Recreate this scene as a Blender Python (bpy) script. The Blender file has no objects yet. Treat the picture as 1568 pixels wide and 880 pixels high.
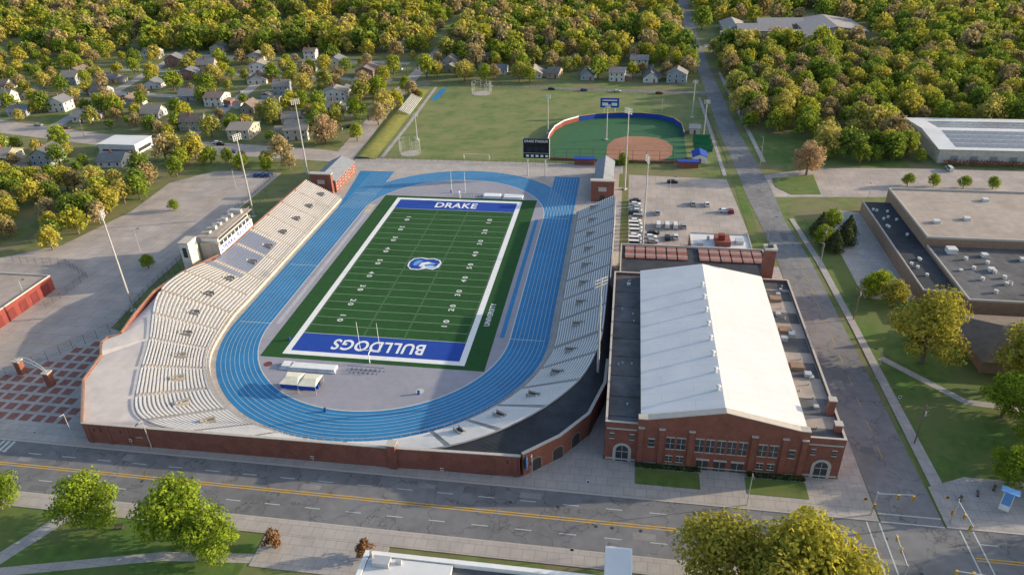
import bpy, math, random
import numpy as np
from mathutils import Vector, Matrix
random.seed(7); rng=np.random.default_rng(7)
scn=bpy.context.scene; COL=scn.collection
# ---------------------------------------------------------------- materials
def srgb(c): return (c[0],c[1],c[2],1)
def M(name,col,rough=.85,var=.12,scale=.6,metal=0,big=.0,spec=.3,stain=None,crack=0):
    m=bpy.data.materials.new(name); m.use_nodes=True; n=m.node_tree.nodes; l=m.node_tree.links
    b=n['Principled BSDF']; b.inputs['Roughness'].default_value=rough; b.inputs['Metallic'].default_value=metal
    b.inputs['Specular IOR Level'].default_value=spec
    g=n.new('ShaderNodeNewGeometry'); t=n.new('ShaderNodeTexNoise'); t.inputs['Scale'].default_value=scale; t.inputs['Detail'].default_value=6
    l.new(g.outputs['Position'],t.inputs['Vector'])
    r=n.new('ShaderNodeValToRGB'); r.color_ramp.elements[0].position=.3; r.color_ramp.elements[1].position=.7
    r.color_ramp.elements[0].color=srgb([c*(1-var) for c in col]); r.color_ramp.elements[1].color=srgb([min(1,c*(1+var)) for c in col])
    l.new(t.outputs['Fac'],r.inputs['Fac']); out=r.outputs['Color']
    if big or stain:
        t2=n.new('ShaderNodeTexNoise'); t2.inputs['Scale'].default_value=.06; t2.inputs['Detail'].default_value=8; t2.inputs['Roughness'].default_value=.65
        l.new(g.outputs['Position'],t2.inputs['Vector'])
        r2=n.new('ShaderNodeValToRGB'); r2.color_ramp.elements[0].position=.42; r2.color_ramp.elements[1].position=.6
        l.new(t2.outputs['Fac'],r2.inputs['Fac'])
        mx=n.new('ShaderNodeMixRGB'); l.new(r2.outputs['Color'],mx.inputs['Fac']); l.new(out,mx.inputs['Color1'])
        if stain: mx.inputs['Color2'].default_value=srgb(stain)
        else:
            mx.blend_type='MULTIPLY'; mx.inputs['Color2'].default_value=(1-big,1-big,1-big,1)
        out=mx.outputs['Color']
    if crack:
        vo=n.new('ShaderNodeTexVoronoi'); vo.feature='DISTANCE_TO_EDGE'; vo.inputs['Scale'].default_value=.11
        ad=n.new('ShaderNodeVectorMath'); ad.operation='MULTIPLY_ADD'; ad.inputs[1].default_value=(6,6,6)
        l.new(t.outputs['Color'],ad.inputs[0]); l.new(g.outputs['Position'],ad.inputs[2]); l.new(ad.outputs[0],vo.inputs['Vector'])
        r3=n.new('ShaderNodeValToRGB'); r3.color_ramp.elements[0].position=.006; r3.color_ramp.elements[1].position=.016
        r3.color_ramp.elements[0].color=(1-crack,1-crack,1-crack,1); r3.color_ramp.elements[1].color=(1,1,1,1); l.new(vo.outputs['Distance'],r3.inputs['Fac'])
        mx=n.new('ShaderNodeMixRGB'); mx.blend_type='MULTIPLY'; mx.inputs['Fac'].default_value=1; l.new(out,mx.inputs['Color1']); l.new(r3.outputs['Color'],mx.inputs['Color2']); out=mx.outputs['Color']
    l.new(out,b.inputs['Base Color'])
    return m
def brickM(name,c1,c2,mortar,scale=1.0,bw=.5,rh=.25,ms=.03,axis='xz',lo=.72,hi=1.15,ns=.35):
    m=bpy.data.materials.new(name); m.use_nodes=True; n=m.node_tree.nodes; l=m.node_tree.links
    b=n['Principled BSDF']; b.inputs['Roughness'].default_value=.85; b.inputs['Specular IOR Level'].default_value=.3
    g=n.new('ShaderNodeNewGeometry'); s=n.new('ShaderNodeSeparateXYZ'); c=n.new('ShaderNodeCombineXYZ')
    l.new(g.outputs['Position'],s.inputs[0])
    if axis=='xz':
        ad=n.new('ShaderNodeMath'); ad.operation='ADD'; l.new(s.outputs[0],ad.inputs[0]); l.new(s.outputs[1],ad.inputs[1])
        l.new(ad.outputs[0],c.inputs[0]); l.new(s.outputs[2],c.inputs[1])
    else:
        l.new(s.outputs[0],c.inputs[0]); l.new(s.outputs[1],c.inputs[1])
    t=n.new('ShaderNodeTexBrick'); l.new(c.outputs[0],t.inputs['Vector']); t.inputs['Scale'].default_value=scale
    t.inputs['Color1'].default_value=srgb(c1); t.inputs['Color2'].default_value=srgb(c2); t.inputs['Mortar'].default_value=srgb(mortar)
    t.inputs['Brick Width'].default_value=bw; t.inputs['Row Height'].default_value=rh; t.inputs['Mortar Size'].default_value=ms
    nz=n.new('ShaderNodeTexNoise'); nz.inputs['Scale'].default_value=ns; nz.inputs['Detail'].default_value=8; nz.inputs['Roughness'].default_value=.65; l.new(g.outputs['Position'],nz.inputs['Vector'])
    r=n.new('ShaderNodeValToRGB'); r.color_ramp.elements[0].color=(lo,lo,lo,1); r.color_ramp.elements[1].color=(hi,hi*.98,hi*.97,1)
    r.color_ramp.elements[0].position=.33; r.color_ramp.elements[1].position=.67; l.new(nz.outputs['Fac'],r.inputs['Fac'])
    mx=n.new('ShaderNodeMixRGB'); mx.blend_type='MULTIPLY'; mx.inputs['Fac'].default_value=1
    l.new(t.outputs['Color'],mx.inputs['Color1']); l.new(r.outputs['Color'],mx.inputs['Color2']); l.new(mx.outputs['Color'],b.inputs['Base Color'])
    return m
def leafM(name,cols,trans=.3):
    m=bpy.data.materials.new(name); m.use_nodes=True; n=m.node_tree.nodes; l=m.node_tree.links
    n.remove(n['Principled BSDF']); o=n['Material Output']
    oi=n.new('ShaderNodeObjectInfo'); r=n.new('ShaderNodeValToRGB'); r.color_ramp.interpolation='CONSTANT' if len(cols)>3 else 'LINEAR'
    cr=r.color_ramp
    while len(cr.elements)<len(cols): cr.elements.new(.5)
    for i,c in enumerate(cols): cr.elements[i].position=i/len(cols); 
    for i,c in enumerate(cols): cr.elements[i].color=srgb(c)
    l.new(oi.outputs['Random'],r.inputs['Fac'])
    g=n.new('ShaderNodeNewGeometry'); t=n.new('ShaderNodeTexNoise'); t.inputs['Scale'].default_value=.55; t.inputs['Detail'].default_value=3
    l.new(g.outputs['Position'],t.inputs['Vector'])
    r2=n.new('ShaderNodeValToRGB'); r2.color_ramp.elements[0].position=.35; r2.color_ramp.elements[1].position=.65
    r2.color_ramp.elements[0].color=(.68,.7,.68,1); r2.color_ramp.elements[1].color=(1.35,1.3,1.15,1)
    l.new(t.outputs['Fac'],r2.inputs['Fac'])
    mx=n.new('ShaderNodeMixRGB'); mx.blend_type='MULTIPLY'; mx.inputs['Fac'].default_value=1
    l.new(r.outputs['Color'],mx.inputs['Color1']); l.new(r2.outputs['Color'],mx.inputs['Color2'])
    d=n.new('ShaderNodeBsdfDiffuse'); tr=n.new('ShaderNodeBsdfTranslucent'); ms=n.new('ShaderNodeMixShader'); ms.inputs['Fac'].default_value=trans
    l.new(mx.outputs['Color'],d.inputs['Color']); l.new(mx.outputs['Color'],tr.inputs['Color'])
    l.new(d.outputs[0],ms.inputs[1]); l.new(tr.outputs[0],ms.inputs[2]); l.new(ms.outputs[0],o.inputs['Surface'])
    return m
grassG=M('ground_grass',(.13,.17,.05),.95,.3,.25,stain=(.19,.17,.085))
lawn=M('lawn',(.085,.15,.03),.95,.25,.4,stain=(.14,.165,.05))
practG=M('practice_grass',(.13,.175,.055),.95,.2,.2,stain=(.2,.205,.085))
turf=M('football_turf',(.016,.076,.016),.95,.12,.5,big=.12)
turfD=M('turf_margin',(.015,.072,.017),.95,.12,.5)
softT=M('softball_turf',(.035,.12,.055),.95,.12,.4)
clay=M('clay',(.34,.17,.11),.95,.1,.5,big=.12)
asph=M('asphalt',(.19,.19,.20),.9,.12,.4,big=.2,crack=.4)
asphN=M('asphalt_side',(.22,.215,.22),.9,.12,.4,big=.2,crack=.4)
conc=brickM('concrete',(.42,.385,.36),(.39,.36,.34),(.29,.26,.25),1,2.4,2.4,.06,'xy',.84,1.08,.2)
concP=brickM('concrete_parking',(.43,.375,.345),(.39,.345,.32),(.3,.26,.24),1,5,5,.09,'xy',.76,1.1,.09)
apron=M('rubber_apron_grey',(.30,.295,.34),.9,.06,.5,big=.08)
blue=M('track_blue',(.025,.19,.41),.7,.08,.4,big=.12)
blueD=M('paint_royal_blue',(.012,.055,.32),.8,.08,.6)
white=M('paint_white',(.72,.72,.72),.7,.05,.8)
faded=M('paint_white_faded',(.46,.5,.47),.8,.1,1.5)
fadedF=M('paint_yard_line',(.38,.46,.38),.8,.1,1.5)
whiteR=M('roof_white_membrane',(.64,.64,.65),.6,.05,.15,big=.08)
yellow=M('paint_yellow',(.55,.34,.06),.8,.12,1.2)
brick=brickM('red_brick',(.27,.085,.058),(.21,.065,.048),(.25,.16,.13),1.0,.6,.22,.02,lo=.78,hi=1.12)
stone=M('limestone_trim',(.45,.41,.37),.8,.08,1)
bench=M('aluminium_bench',(.70,.69,.68),.55,.05,.5)
benchB=M('blue_seat',(.14,.22,.43),.5,.1,1)
standC=M('stand_concrete',(.40,.375,.36),.9,.08,.4,big=.12)
terrC=M('terrace_concrete',(.56,.51,.49),.9,.08,.4,big=.15)
darkR=M('dark_roof_membrane',(.04,.045,.055),.8,.25,.3,big=.3)
greyR=M('grey_roof_gravel',(.12,.12,.13),.9,.2,.4,big=.35)
tanR=M('tan_roof_gravel',(.38,.32,.28),.9,.1,.4,big=.15)
metal=M('galvanised_steel',(.5,.5,.51),.45,.05,1,metal=.4)
steelD=M('dark_metal',(.05,.05,.055),.5,.1,1)
glass=M('window_glass',(.03,.04,.055),.15,.2,1.5,spec=.6)
black=M('black_panel',(.012,.012,.014),.4,.1,1)
redp=M('red_paint',(.22,.045,.038),.7,.1,.5)
brownW=M('brown_brick',(.27,.18,.13),.85,.12,.8)
brownR=M('brown_shingle',(.15,.12,.10),.9,.15,.6)
bark=M('bark',(.17,.13,.10),.95,.2,2)
greenP=M('green_screen',(.02,.16,.07),.7,.1,1)
cols_y=[(.36,.36,.055),(.25,.31,.05),(.43,.39,.08),(.20,.27,.045),(.45,.40,.12),(.31,.35,.055),(.34,.27,.14),(.17,.24,.05),(.39,.32,.18),(.30,.31,.08)]
leafF=leafM('foliage_forest',cols_y,.4)
leafG=leafM('foliage_spring_green',[(.26,.32,.035),(.21,.29,.035)],.4)
leafY=leafM('foliage_yellow',[(.37,.35,.055),(.33,.31,.06)],.4)
leafP=leafM('foliage_budding_pink',[(.46,.34,.23),(.42,.30,.19)],.4)
leafC=leafM('foliage_conifer',[(.06,.085,.035),(.075,.09,.04)],.1)
leafR=leafM('foliage_red',[(.26,.11,.07),(.24,.14,.08)],.25)
# ---------------------------------------------------------------- mesh helpers
def mesh_obj(name,verts,faces,mats,parent=None,mi=None,smooth=False):
    me=bpy.data.meshes.new(name); me.from_pydata([tuple(map(float,v)) for v in verts],[],faces)
    if not isinstance(mats,(list,tuple)): mats=[mats]
    for m in mats: me.materials.append(m)
    if mi is not None: me.polygons.foreach_set('material_index',mi)
    if smooth: me.polygons.foreach_set('use_smooth',[True]*len(me.polygons))
    me.update(); o=bpy.data.objects.new(name,me); COL.objects.link(o)
    if parent: o.parent=parent
    return o
def root(name,x=0,y=0,z=0,rot=0):
    o=bpy.data.objects.new(name,None); o.location=(x,y,z); o.rotation_euler[2]=rot; o.empty_display_size=1; COL.objects.link(o); return o
def box(name,x0,x1,y0,y1,z0,z1,mat,parent=None):
    v=[(x0,y0,z0),(x1,y0,z0),(x1,y1,z0),(x0,y1,z0),(x0,y0,z1),(x1,y0,z1),(x1,y1,z1),(x0,y1,z1)]
    f=[(0,3,2,1),(4,5,6,7),(0,1,5,4),(1,2,6,5),(2,3,7,6),(3,0,4,7)]
    return mesh_obj(name,v,f,mat,parent)
class MB:
    def __init__(s): s.v=[];s.f=[];s.m=[]
    def box(s,x0,x1,y0,y1,z0,z1,m=0):
        b=len(s.v); s.v+=[(x0,y0,z0),(x1,y0,z0),(x1,y1,z0),(x0,y1,z0),(x0,y0,z1),(x1,y0,z1),(x1,y1,z1),(x0,y1,z1)]
        for q in [(0,3,2,1),(4,5,6,7),(0,1,5,4),(1,2,6,5),(2,3,7,6),(3,0,4,7)]: s.f.append(tuple(b+i for i in q)); s.m.append(m)
    def cyl(s,p0,p1,r0,r1,n=8,m=0):
        p0=Vector(p0);p1=Vector(p1);d=(p1-p0).normalized(); a=d.orthogonal().normalized(); c=d.cross(a); b=len(s.v)
        for p,r in((p0,r0),(p1,r1)):
            for i in range(n):
                t=2*math.pi*i/n; s.v.append(tuple(p+a*math.cos(t)*r+c*math.sin(t)*r))
        for i in range(n): j=(i+1)%n; s.f.append((b+i,b+j,b+n+j,b+n+i)); s.m.append(m)
        s.f.append(tuple(b+n+i for i in range(n))); s.m.append(m)
    def quad(s,pts,m=0):
        b=len(s.v); s.v+=list(pts); s.f.append(tuple(range(b,b+len(pts)))); s.m.append(m)
    def make(s,name,mats,parent=None,smooth=False): return mesh_obj(name,s.v,s.f,mats,parent,s.m,smooth)
def sheet(name,pts,z,mat,parent=None): return mesh_obj(name,[(x,y,z) for x,y in pts],[tuple(range(len(pts)))],mat,parent)
def area(pts): return sum(pts[i][0]*pts[(i+1)%len(pts)][1]-pts[(i+1)%len(pts)][0]*pts[i][1] for i in range(len(pts)))
def prism(name,pts,z0,z1,mat,parent=None,topmat=None):
    if area(pts)<0: pts=pts[::-1]
    n=len(pts); v=[(x,y,z0) for x,y in pts]+[(x,y,z1) for x,y in pts]
    f=[tuple(range(n-1,-1,-1)),tuple(range(n,2*n))]+[(i,(i+1)%n,n+(i+1)%n,n+i) for i in range(n)]
    return mesh_obj(name,v,f,[mat,topmat or mat],parent,[0,1]+[0]*n)
def rect(x0,x1,y0,y1): return [(x0,y0),(x1,y0),(x1,y1),(x0,y1)]
def offsets(pts,closed=False):
    n=len(pts);out=[]
    for i in range(n):
        a=Vector(pts[i][:2])-Vector(pts[i-1][:2]) if (i>0 or closed) else None
        b=Vector(pts[(i+1)%n][:2])-Vector(pts[i][:2]) if (i<n-1 or closed) else None
        if a is None:a=b
        if b is None:b=a
        a=a.normalized();b=b.normalized(); na=Vector((-a.y,a.x));nb=Vector((-b.y,b.x)); m=(na+nb).normalized(); m/=max(.35,m.dot(na)); out.append(m)
    return out
def wallp(name,pts,z0,z1,th,mat,parent=None,closed=False):
    of=offsets(pts,closed); n=len(pts); v=[];f=[]
    for i,p in enumerate(pts):
        zt=z1[i] if isinstance(z1,(list,tuple)) else z1
        zb=z0[i] if isinstance(z0,(list,tuple)) else z0
        a=Vector(p[:2])+of[i]*th/2; b=Vector(p[:2])-of[i]*th/2
        v+=[(a.x,a.y,zb),(a.x,a.y,zt),(b.x,b.y,zt),(b.x,b.y,zb)]
    for i in range(n if closed else n-1):
        j=(i+1)%n
        for k in range(4): kk=(k+1)%4; f.append((4*i+k,4*i+kk,4*j+kk,4*j+k))
    if not closed: f+=[(0,3,2,1),(4*n-4,4*n-3,4*n-2,4*n-1)]
    return mesh_obj(name,v,f,mat,parent)
def strip(name,pts,w,z,mat,parent=None,closed=False):
    of=offsets(pts,closed);n=len(pts);v=[];f=[]
    for i,p in enumerate(pts):
        a=Vector(p[:2])+of[i]*w/2;b=Vector(p[:2])-of[i]*w/2; v+=[(a.x,a.y,z),(b.x,b.y,z)]
    for i in range(n if closed else n-1):
        j=(i+1)%n; f.append((2*i,2*i+1,2*j+1,2*j))
    return mesh_obj(name,v,f,mat,parent)
def text(name,s,x,y,z,rot,w,h,mat,parent=None,vert=False,bold=.02):
    c=bpy.data.curves.new(name,'FONT'); c.body=s; c.size=1; c.align_x='CENTER'; c.align_y='CENTER'; c.offset=bold; c.space_character=1.08; c.materials.append(mat)
    o=bpy.data.objects.new(name,c); COL.objects.link(o); bpy.context.view_layer.update()
    d=o.dimensions; sx=w/max(d.x,.01); sy=h/max(d.y,.01); o.scale=(sx,sy,1); o.location=(x,y,z)
    o.rotation_euler=(math.pi/2 if vert else 0,0,rot)
    if parent:o.parent=parent
    return o
# ---------------------------------------------------------------- camera
cam=bpy.data.cameras.new('camera'); co=bpy.data.objects.new('camera',cam); COL.objects.link(co); scn.camera=co
cam.sensor_width=36; cam.lens=1101.6/1568*36; cam.clip_end=9000; cam.clip_start=1
p,r,yw=[math.radians(a) for a in(29.70,1.705,9.51)]
F=Vector((-math.sin(yw)*math.cos(p),math.cos(yw)*math.cos(p),-math.sin(p)));R=Vector((math.cos(yw),math.sin(yw),0));D=F.cross(R)
R2=math.cos(r)*R+math.sin(r)*D;D2=-math.sin(r)*R+math.cos(r)*D
mt=Matrix((R2,-D2,-F)).transposed().to_4x4(); mt.translation=Vector((65.8,-211.3,114.8)); co.matrix_world=mt
# ---------------------------------------------------------------- light
EL=math.radians(13.5); AZ=math.radians(74)
w=bpy.data.worlds.new("World"); scn.world=w; w.use_nodes=True; n=w.node_tree.nodes
bg=n['Background']; sky=n.new('ShaderNodeTexSky'); sky.sky_type='NISHITA'; sky.sun_disc=False; sky.sun_elevation=EL; sky.sun_rotation=AZ
sky.air_density=1.0; sky.dust_density=2.0; sky.ozone_density=1.0
w.node_tree.links.new(sky.outputs[0],bg.inputs[0]); bg.inputs[1].default_value=.29
sl=bpy.data.lights.new('sun','SUN'); sl.energy=6.8; sl.angle=math.radians(.5); sl.color=(1,.84,.60)
so=bpy.data.objects.new('sun',sl); COL.objects.link(so)
sd=Vector((math.sin(AZ)*math.cos(EL),math.cos(AZ)*math.cos(EL),math.sin(EL))); so.rotation_euler=sd.to_track_quat('Z','Y').to_euler(); so.location=(300,100,100)
scn.view_settings.view_transform='Standard'; scn.view_settings.look='None'; scn.view_settings.exposure=0
# ---------------------------------------------------------------- ground & roads
sheet('ground',rect(-3000,3000,-1500,4500),0,grassG)
rd=root('road')
sheet('asphalt_main',rect(-420,420,-114,-99),.03,asph,rd)
ex=[(121,-99),(120,-60),(119,-26),(119,15),(117.5,47),(116,71),(115,110),(113,157),(112,284),(111,367),(112,520),(112,900)]
ex2=[(121,900),(121,520),(119.5,367),(120,284),(122.5,158),(125,110),(127,85),(127,47),(130,15),(131,-26),(132,-60),(133,-99)]
sheet('asphalt_side_street',ex+ex2,.034,asphN,rd)
sheet('asphalt_east_street',[(126,71),(181,75.5),(300,76),(300,110),(191,109),(150,106),(125,95)],.03,concP,rd)
sheet('asphalt_south_leg',rect(121,133,-240,-114),.034,asphN,rd)
nw=[(-72,97),(-76,162),(-79,237),(-83,330),(-88,480)];nw2=[(-80,480),(-75,330),(-71,237),(-66,162),(-60,97)]
sheet('asphalt_northwest_street',nw+nw2,.03,concP,rd)
sheet('asphalt_west_street',[(-60,97),(-73,97),(-180,106),(-272,126),(-420,150),(-420,174),(-291,149),(-212,129),(-154,121),(-80,113),(-62,108)],.034,concP,rd)
sheet('asphalt_north_street',[(-79,240),(-79,247),(112,232),(112,226)],.038,asphN,rd)
for i,(a,b) in enumerate([((-160,121),(-190,330)),((-250,140),(-290,360)),((-90,190),(-300,215)),((-90,300),(-330,330)),((-88,250),(-300,275))]):
    strip('asphalt_lane_%d'%i,[a,b],7,.026+i*.002,conc,rd)
mk=MB()
for yy in(-106.1,-106.75): mk.quad([(-420,yy-.13,.05),(118,yy-.13,.05),(118,yy+.13,.05),(-420,yy+.13,.05)],1); mk.quad([(136,yy-.13,.05),(420,yy-.13,.05),(420,yy+.13,.05),(136,yy+.13,.05)],1)
for yy in(-102.6,-110.3):
    x=-420
    while x<420:
        if not(114<x<138): mk.quad([(x,yy-.1,.05),(x+3.4,yy-.1,.05),(x+3.4,yy+.1,.05),(x,yy+.1,.05)],0)
        x+=9
for yy in(-97,-118):
    for k in(0,2.2): mk.quad([(121,yy-k,.052),(133,yy-k,.052),(133,yy-k+.3,.052),(121,yy-k+.3,.052)],0)
for xx in(118,135.5):
    for k in(0,2.4): mk.quad([(xx+k,-113.6,.052),(xx+k+.3,-113.6,.052),(xx+k+.3,-99.4,.052),(xx+k,-99.4,.052)],0)
for k in range(7): mk.quad([(-84+k*1.4,-103,.052),(-83.3+k*1.4,-103,.052),(-83.3+k*1.4,-99.3,.052),(-84+k*1.4,-99.3,.052)],0)
for k in range(12): mk.quad([(126.4,-80+k*9,.052),(126.55,-80+k*9,.052),(126.5,-76+k*9,.052),(126.35,-76+k*9,.052)],1)
mk.make('road_markings',[faded,yellow],rd)
mk=MB(); random.seed(2)
for k in range(22):
    x=-110+k*12+random.uniform(0,5);y=random.choice([-112.5,-109,-104.5,-101]);a=random.uniform(1,5);b=random.uniform(.5,1.1); mk.quad([(x,y-b,.04),(x+a,y-b,.04),(x+a,y+b,.04),(x,y+b,.04)],k%2)
for k in range(14):
    y=-80+k*19+random.uniform(0,8);x=random.uniform(121.5,124.5) if y<100 else random.uniform(116,119); a=random.uniform(.6,1.4);b=random.uniform(1,4); mk.quad([(x-a,y-b,.04),(x+a,y-b,.04),(x+a,y+b,.04),(x-a,y+b,.04)],k%2)
for k in range(12):
    x=random.uniform(-90,140);y=random.choice([-111.2,-107.6,-103.4]); mk.quad([(x+.4*math.cos(t*.785),y+.4*math.sin(t*.785),.045) for t in range(8)],2)
mk.make('road_patches',[M('patch_dark',(.14,.14,.145)),M('patch_light',(.24,.235,.23)),steelD],rd)
pv=root('pavement')
prism('north_pavement',rect(-300,120.6,-98.8,-96.2),0,.13,conc,pv)
prism('fieldhouse_forecourt',[(47,-96.19),(120.6,-96.19),(120.2,-60),(119,-26),(118.6,10),(115.2,10),(115.2,-88),(64.9,-88),(64.9,-56),(61,-79),(47.6,-95)],0,.13,conc,pv)
prism('south_pavement',rect(-300,120.6,-118,-114.2),0,.13,conc,pv)
prism('east_pavement',[(134.2,-95),(137,-95),(135,-26),(133.6,15),(130.5,50),(128.8,50),(131.5,15),(133,-26)],0,.13,conc,pv)
prism('southeast_corner_pavement',[(133.4,-99),(133.4,-88),(142,-84),(175,-84),(175,-99)],0,.12,conc,pv)
prism('far_corner_pavement',rect(133.4,300,-118,-114.2),0,.13,conc,pv)
prism('side_street_pavement',[(108.8,93),(110.5,93),(108.8,220),(107.2,220)],0,.1,conc,pv)
prism('side_street_pavement_e',[(127.5,112),(129.5,112),(126,284),(124,284)],0,.1,conc,pv)
strip('park_path_1',[(137,-40),(152,-57),(175,-60),(230,-58)],2.2,.04,conc,pv)
strip('park_path_2',[(-46,-118),(-50,-126),(-62,-150)],3.2,.04,conc,pv)
strip('park_path_3',[(-60,-160),(-55,-135),(-20,-126),(20,-122)],2.2,.044,conc,pv)
strip('berm_path',[(-48,104),(-50,160),(-54,235)],2,.1,conc,pv)
prism('south_entrance_paving',rect(-2,24,-126,-118.01),0,.1,conc,pv)
for i,(a,b,w_) in enumerate([((-300,-99),(120.6,-99),.3),((-300,-114.1),(120.6,-114.1),.3),((133.4,-99),(300,-99),.3)]):
    wallp('kerb_%d'%i,[a,b],0,.15,w_,stone,pv)
lw=root('lawn_area')
sheet('east_lawn',[(133,-99),(134,50),(165,56),(300,56),(300,-99)],.012,lawn,lw)
sheet('park_lawn',rect(-300,-3,-260,-118),.012,lawn,lw)
prism('entrance_lawn_w',rect(72,85.8,-94.8,-90),.12,.2,lawn,lw); prism('entrance_lawn_e',rect(95.5,108,-94.8,-90),.12,.2,lawn,lw)
sheet('lot_verge_e',rect(112.4,115.8,36,93),.045,lawn,lw); sheet('lot_verge_w',rect(64.5,68.5,76,92),.045,lawn,lw)
prism('traffic_island',[(129,92),(147,97.5),(145.5,75.5),(134,74),(129,82)],0,.14,lawn,lw)
sheet('school_verge',rect(126,190,110,150),.012,lawn,lw)
pk=root('parking_lot')
prk=[(-200,-20),(-155,-11),(-139,1),(-132,32),(-134,64),(-121,80),(-99,82),(-88,80),(-88,50),(-88,6),(-87,-25),(-84,-49),(-89,-71),(-98,-82),(-200,-92)]
sheet('west_lot',prk,.02,concP,pk)
lm=MB()
for (x0,y0,n_,dx,dy,L) in [(-116,-70,9,3,0,5),(-116,-62,9,3,0,5),(-125,30,16,0,2.8,5),(-108,20,14,0,2.8,5),(-108,-25,10,0,2.8,5)]:
    for k in range(n_):
        x=x0+k*dx;y=y0+k*dy
        if dx: lm.quad([(x,y,.03),(x+.15,y,.03),(x+2.15,y+L,.03),(x+2,y+L,.03)],0)
        else: lm.quad([(x,y,.03),(x,y+.15,.03),(x+L,y+.15,.03),(x+L,y,.03)][::-1],0)
lm.make('west_lot_markings',[yellow],pk)
pl=root('parking_lot'); sheet('east_lot_surface',[(68.5,91),(110,89),(112.2,36),(69,12)],.024,concP,pl)
lm=MB()
for k in range(13):
    for yy in(36,57,70,83): lm.quad([(74+k*2.7,yy,.034),(74.12+k*2.7,yy,.034),(74.12+k*2.7,yy+5,.034),(74+k*2.7,yy+5,.034)])
lm.make('east_lot_markings',[yellow],pl)
sheet('school_drive',[(141,-8),(156,-8),(156,58),(147,60),(141,40)],.024,conc,pv)
plz=root('plaza'); sheet('plaza_concrete',[(-130,-97),(-57.5,-97),(-68,-82),(-78,-52),(-84,-50),(-98,-72),(-130,-80)],.05,conc,plz)
pm=MB(); plm=M('paver_red',(.25,.11,.09),.9,.15,1)
def inpoly(x,y,P):
    c=False;n_=len(P)
    for i in range(n_):
        x1,y1=P[i];x2,y2=P[(i+1)%n_]
        if (y1>y)!=(y2>y) and x<(x2-x1)*(y-y1)/(y2-y1)+x1: c=not c
    return c
pp=[(-130,-95.5),(-60.5,-95.5),(-71,-80),(-79,-56),(-84,-54),(-97,-74),(-130,-82)]
for i in range(-20,21):
    for j in range(-20,21):
        x=-90+i*3.6;y=-80+j*3.6
        if all(inpoly(x+a,y+b,pp) for a in(-1.2,1.2) for b in(-1.2,1.2)): pm.quad([(x-1.25,y-1.25,.06),(x+1.25,y-1.25,.06),(x+1.25,y+1.25,.06),(x-1.25,y+1.25,.06)])
pm.make('paver_squares',[plm],plz)
# ---------------------------------------------------------------- stadium floor, track, field
sf=root('running_track')
sheet('stadium_concrete_floor',[(-62,103),(-62,52),(-50,50),(-52,-96),(50,-96),(62,-80),(66,-50),(66,103)],.03,conc,sf)
def oval(r_,n_=48):
    P=[]
    for i in range(n_+1): a=math.pi*i/n_; P.append((r_*math.cos(a),42.2+r_*math.sin(a)))
    for i in range(n_+1): a=math.pi+math.pi*i/n_; P.append((r_*math.cos(a),-42.2+r_*math.sin(a)))
    return P
def ring(name,r1,r2,z,mat,par):
    A=oval(r1);B=oval(r2);n_=len(A);v=[(x,y,z) for x,y in A+B];f=[(i,n_+i,n_+(i+1)%n_,(i+1)%n_) for i in range(n_)]
    return mesh_obj(name,v,f,mat,par)
sheet('apron_infield',oval(36.55),.05,apron,sf)
ring('track_surface',36.5,47.6,.055,blue,sf)
sheet('chute_west',[(-52.5,86),(-36.5,86),(-36.5,43),(-47.5,43)],.045,blue,sf); sheet('chute_east',rect(36.5,47.6,43,86),.045,blue,sf)
lv=MB()
for k in range(9):
    r_=36.6+1.22*k; ring('lane_line_%d'%k,r_-.05,r_+.05,.062,faded,sf)
    for s in(-1,1): x=s*r_; lv.quad([(x-.05,44,.058),(x+.05,44,.058),(x+.05,85,.058),(x-.05,85,.058)])
for yy,s in((42,1),(-42,-1),(-5,-1),(-42.3,1),(60,-1)): lv.quad([(s*36.6,yy-.12,.066),(s*46.4,yy-.12,.066),(s*46.4,yy+.12,.066),(s*36.6,yy+.12,.066)][::s])
lv.make('chute_lane_lines',[faded],sf)
ring('inner_kerb',36.35,36.5,.09,white,sf)
for s,x0,x1 in(('e',33.4,34.7),('w',-34.9,-33.6)): sheet('long_jump_runway_'+s,rect(x0,x1,-42,40),.056,blue if s=='e' else M('runway_grey',(.4,.4,.44)),sf)
sheet('sand_pit_w',rect(-35.6,-33,40.1,49),.06,M('sand',(.5,.42,.32)),sf)
ff=root('football_field')
sheet('turf_margin',rect(-32,32,-58.6,58.8),.07,turfD,ff)
turfL=M('football_turf_light_band',(.0175,.082,.0175),.95,.12,.5,big=.12)
sheet('turf_playing',rect(-24.4,24.4,-54.86,54.86),.078,turf,ff)
for i in range(0,20,2): yy=-45.72+i*4.572; sheet('turf_band_%d'%i,rect(-24.3,24.3,yy,yy+4.572),.083,turfL,ff)
for nm,(a,b,c_,d_) in dict(border_w=(-26.2,-24.4,-56.7,56.7),border_e=(24.4,26.2,-56.7,56.7),border_s=(-24.4,24.4,-56.7,-54.86),border_n=(-24.4,24.4,54.86,56.7)).items(): sheet(nm,rect(a,b,c_,d_),.08,white,ff)
sheet('endzone_s',rect(-24.4,24.4,-54.86,-45.72),.082,blueD,ff); sheet('endzone_n',rect(-24.4,24.4,45.72,54.86),.082,blueD,ff)
fl=MB()
for i in range(21):
    yy=-45.72+i*4.572; wd=.12 if i in(0,20) else .06
    fl.quad([(-24.4,yy-wd,.09),(24.4,yy-wd,.09),(24.4,yy+wd,.09),(-24.4,yy+wd,.09)])
for i in range(101):
    yy=-45.72+i*.9144
    for x in(-6.1,6.1,-24.1,24.1): fl.quad([(x-.3,yy-.05,.094),(x+.3,yy-.05,.094),(x+.3,yy+.05,.094),(x-.3,yy+.05,.094)])
fl.make('yard_lines',[fadedF],ff)
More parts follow.
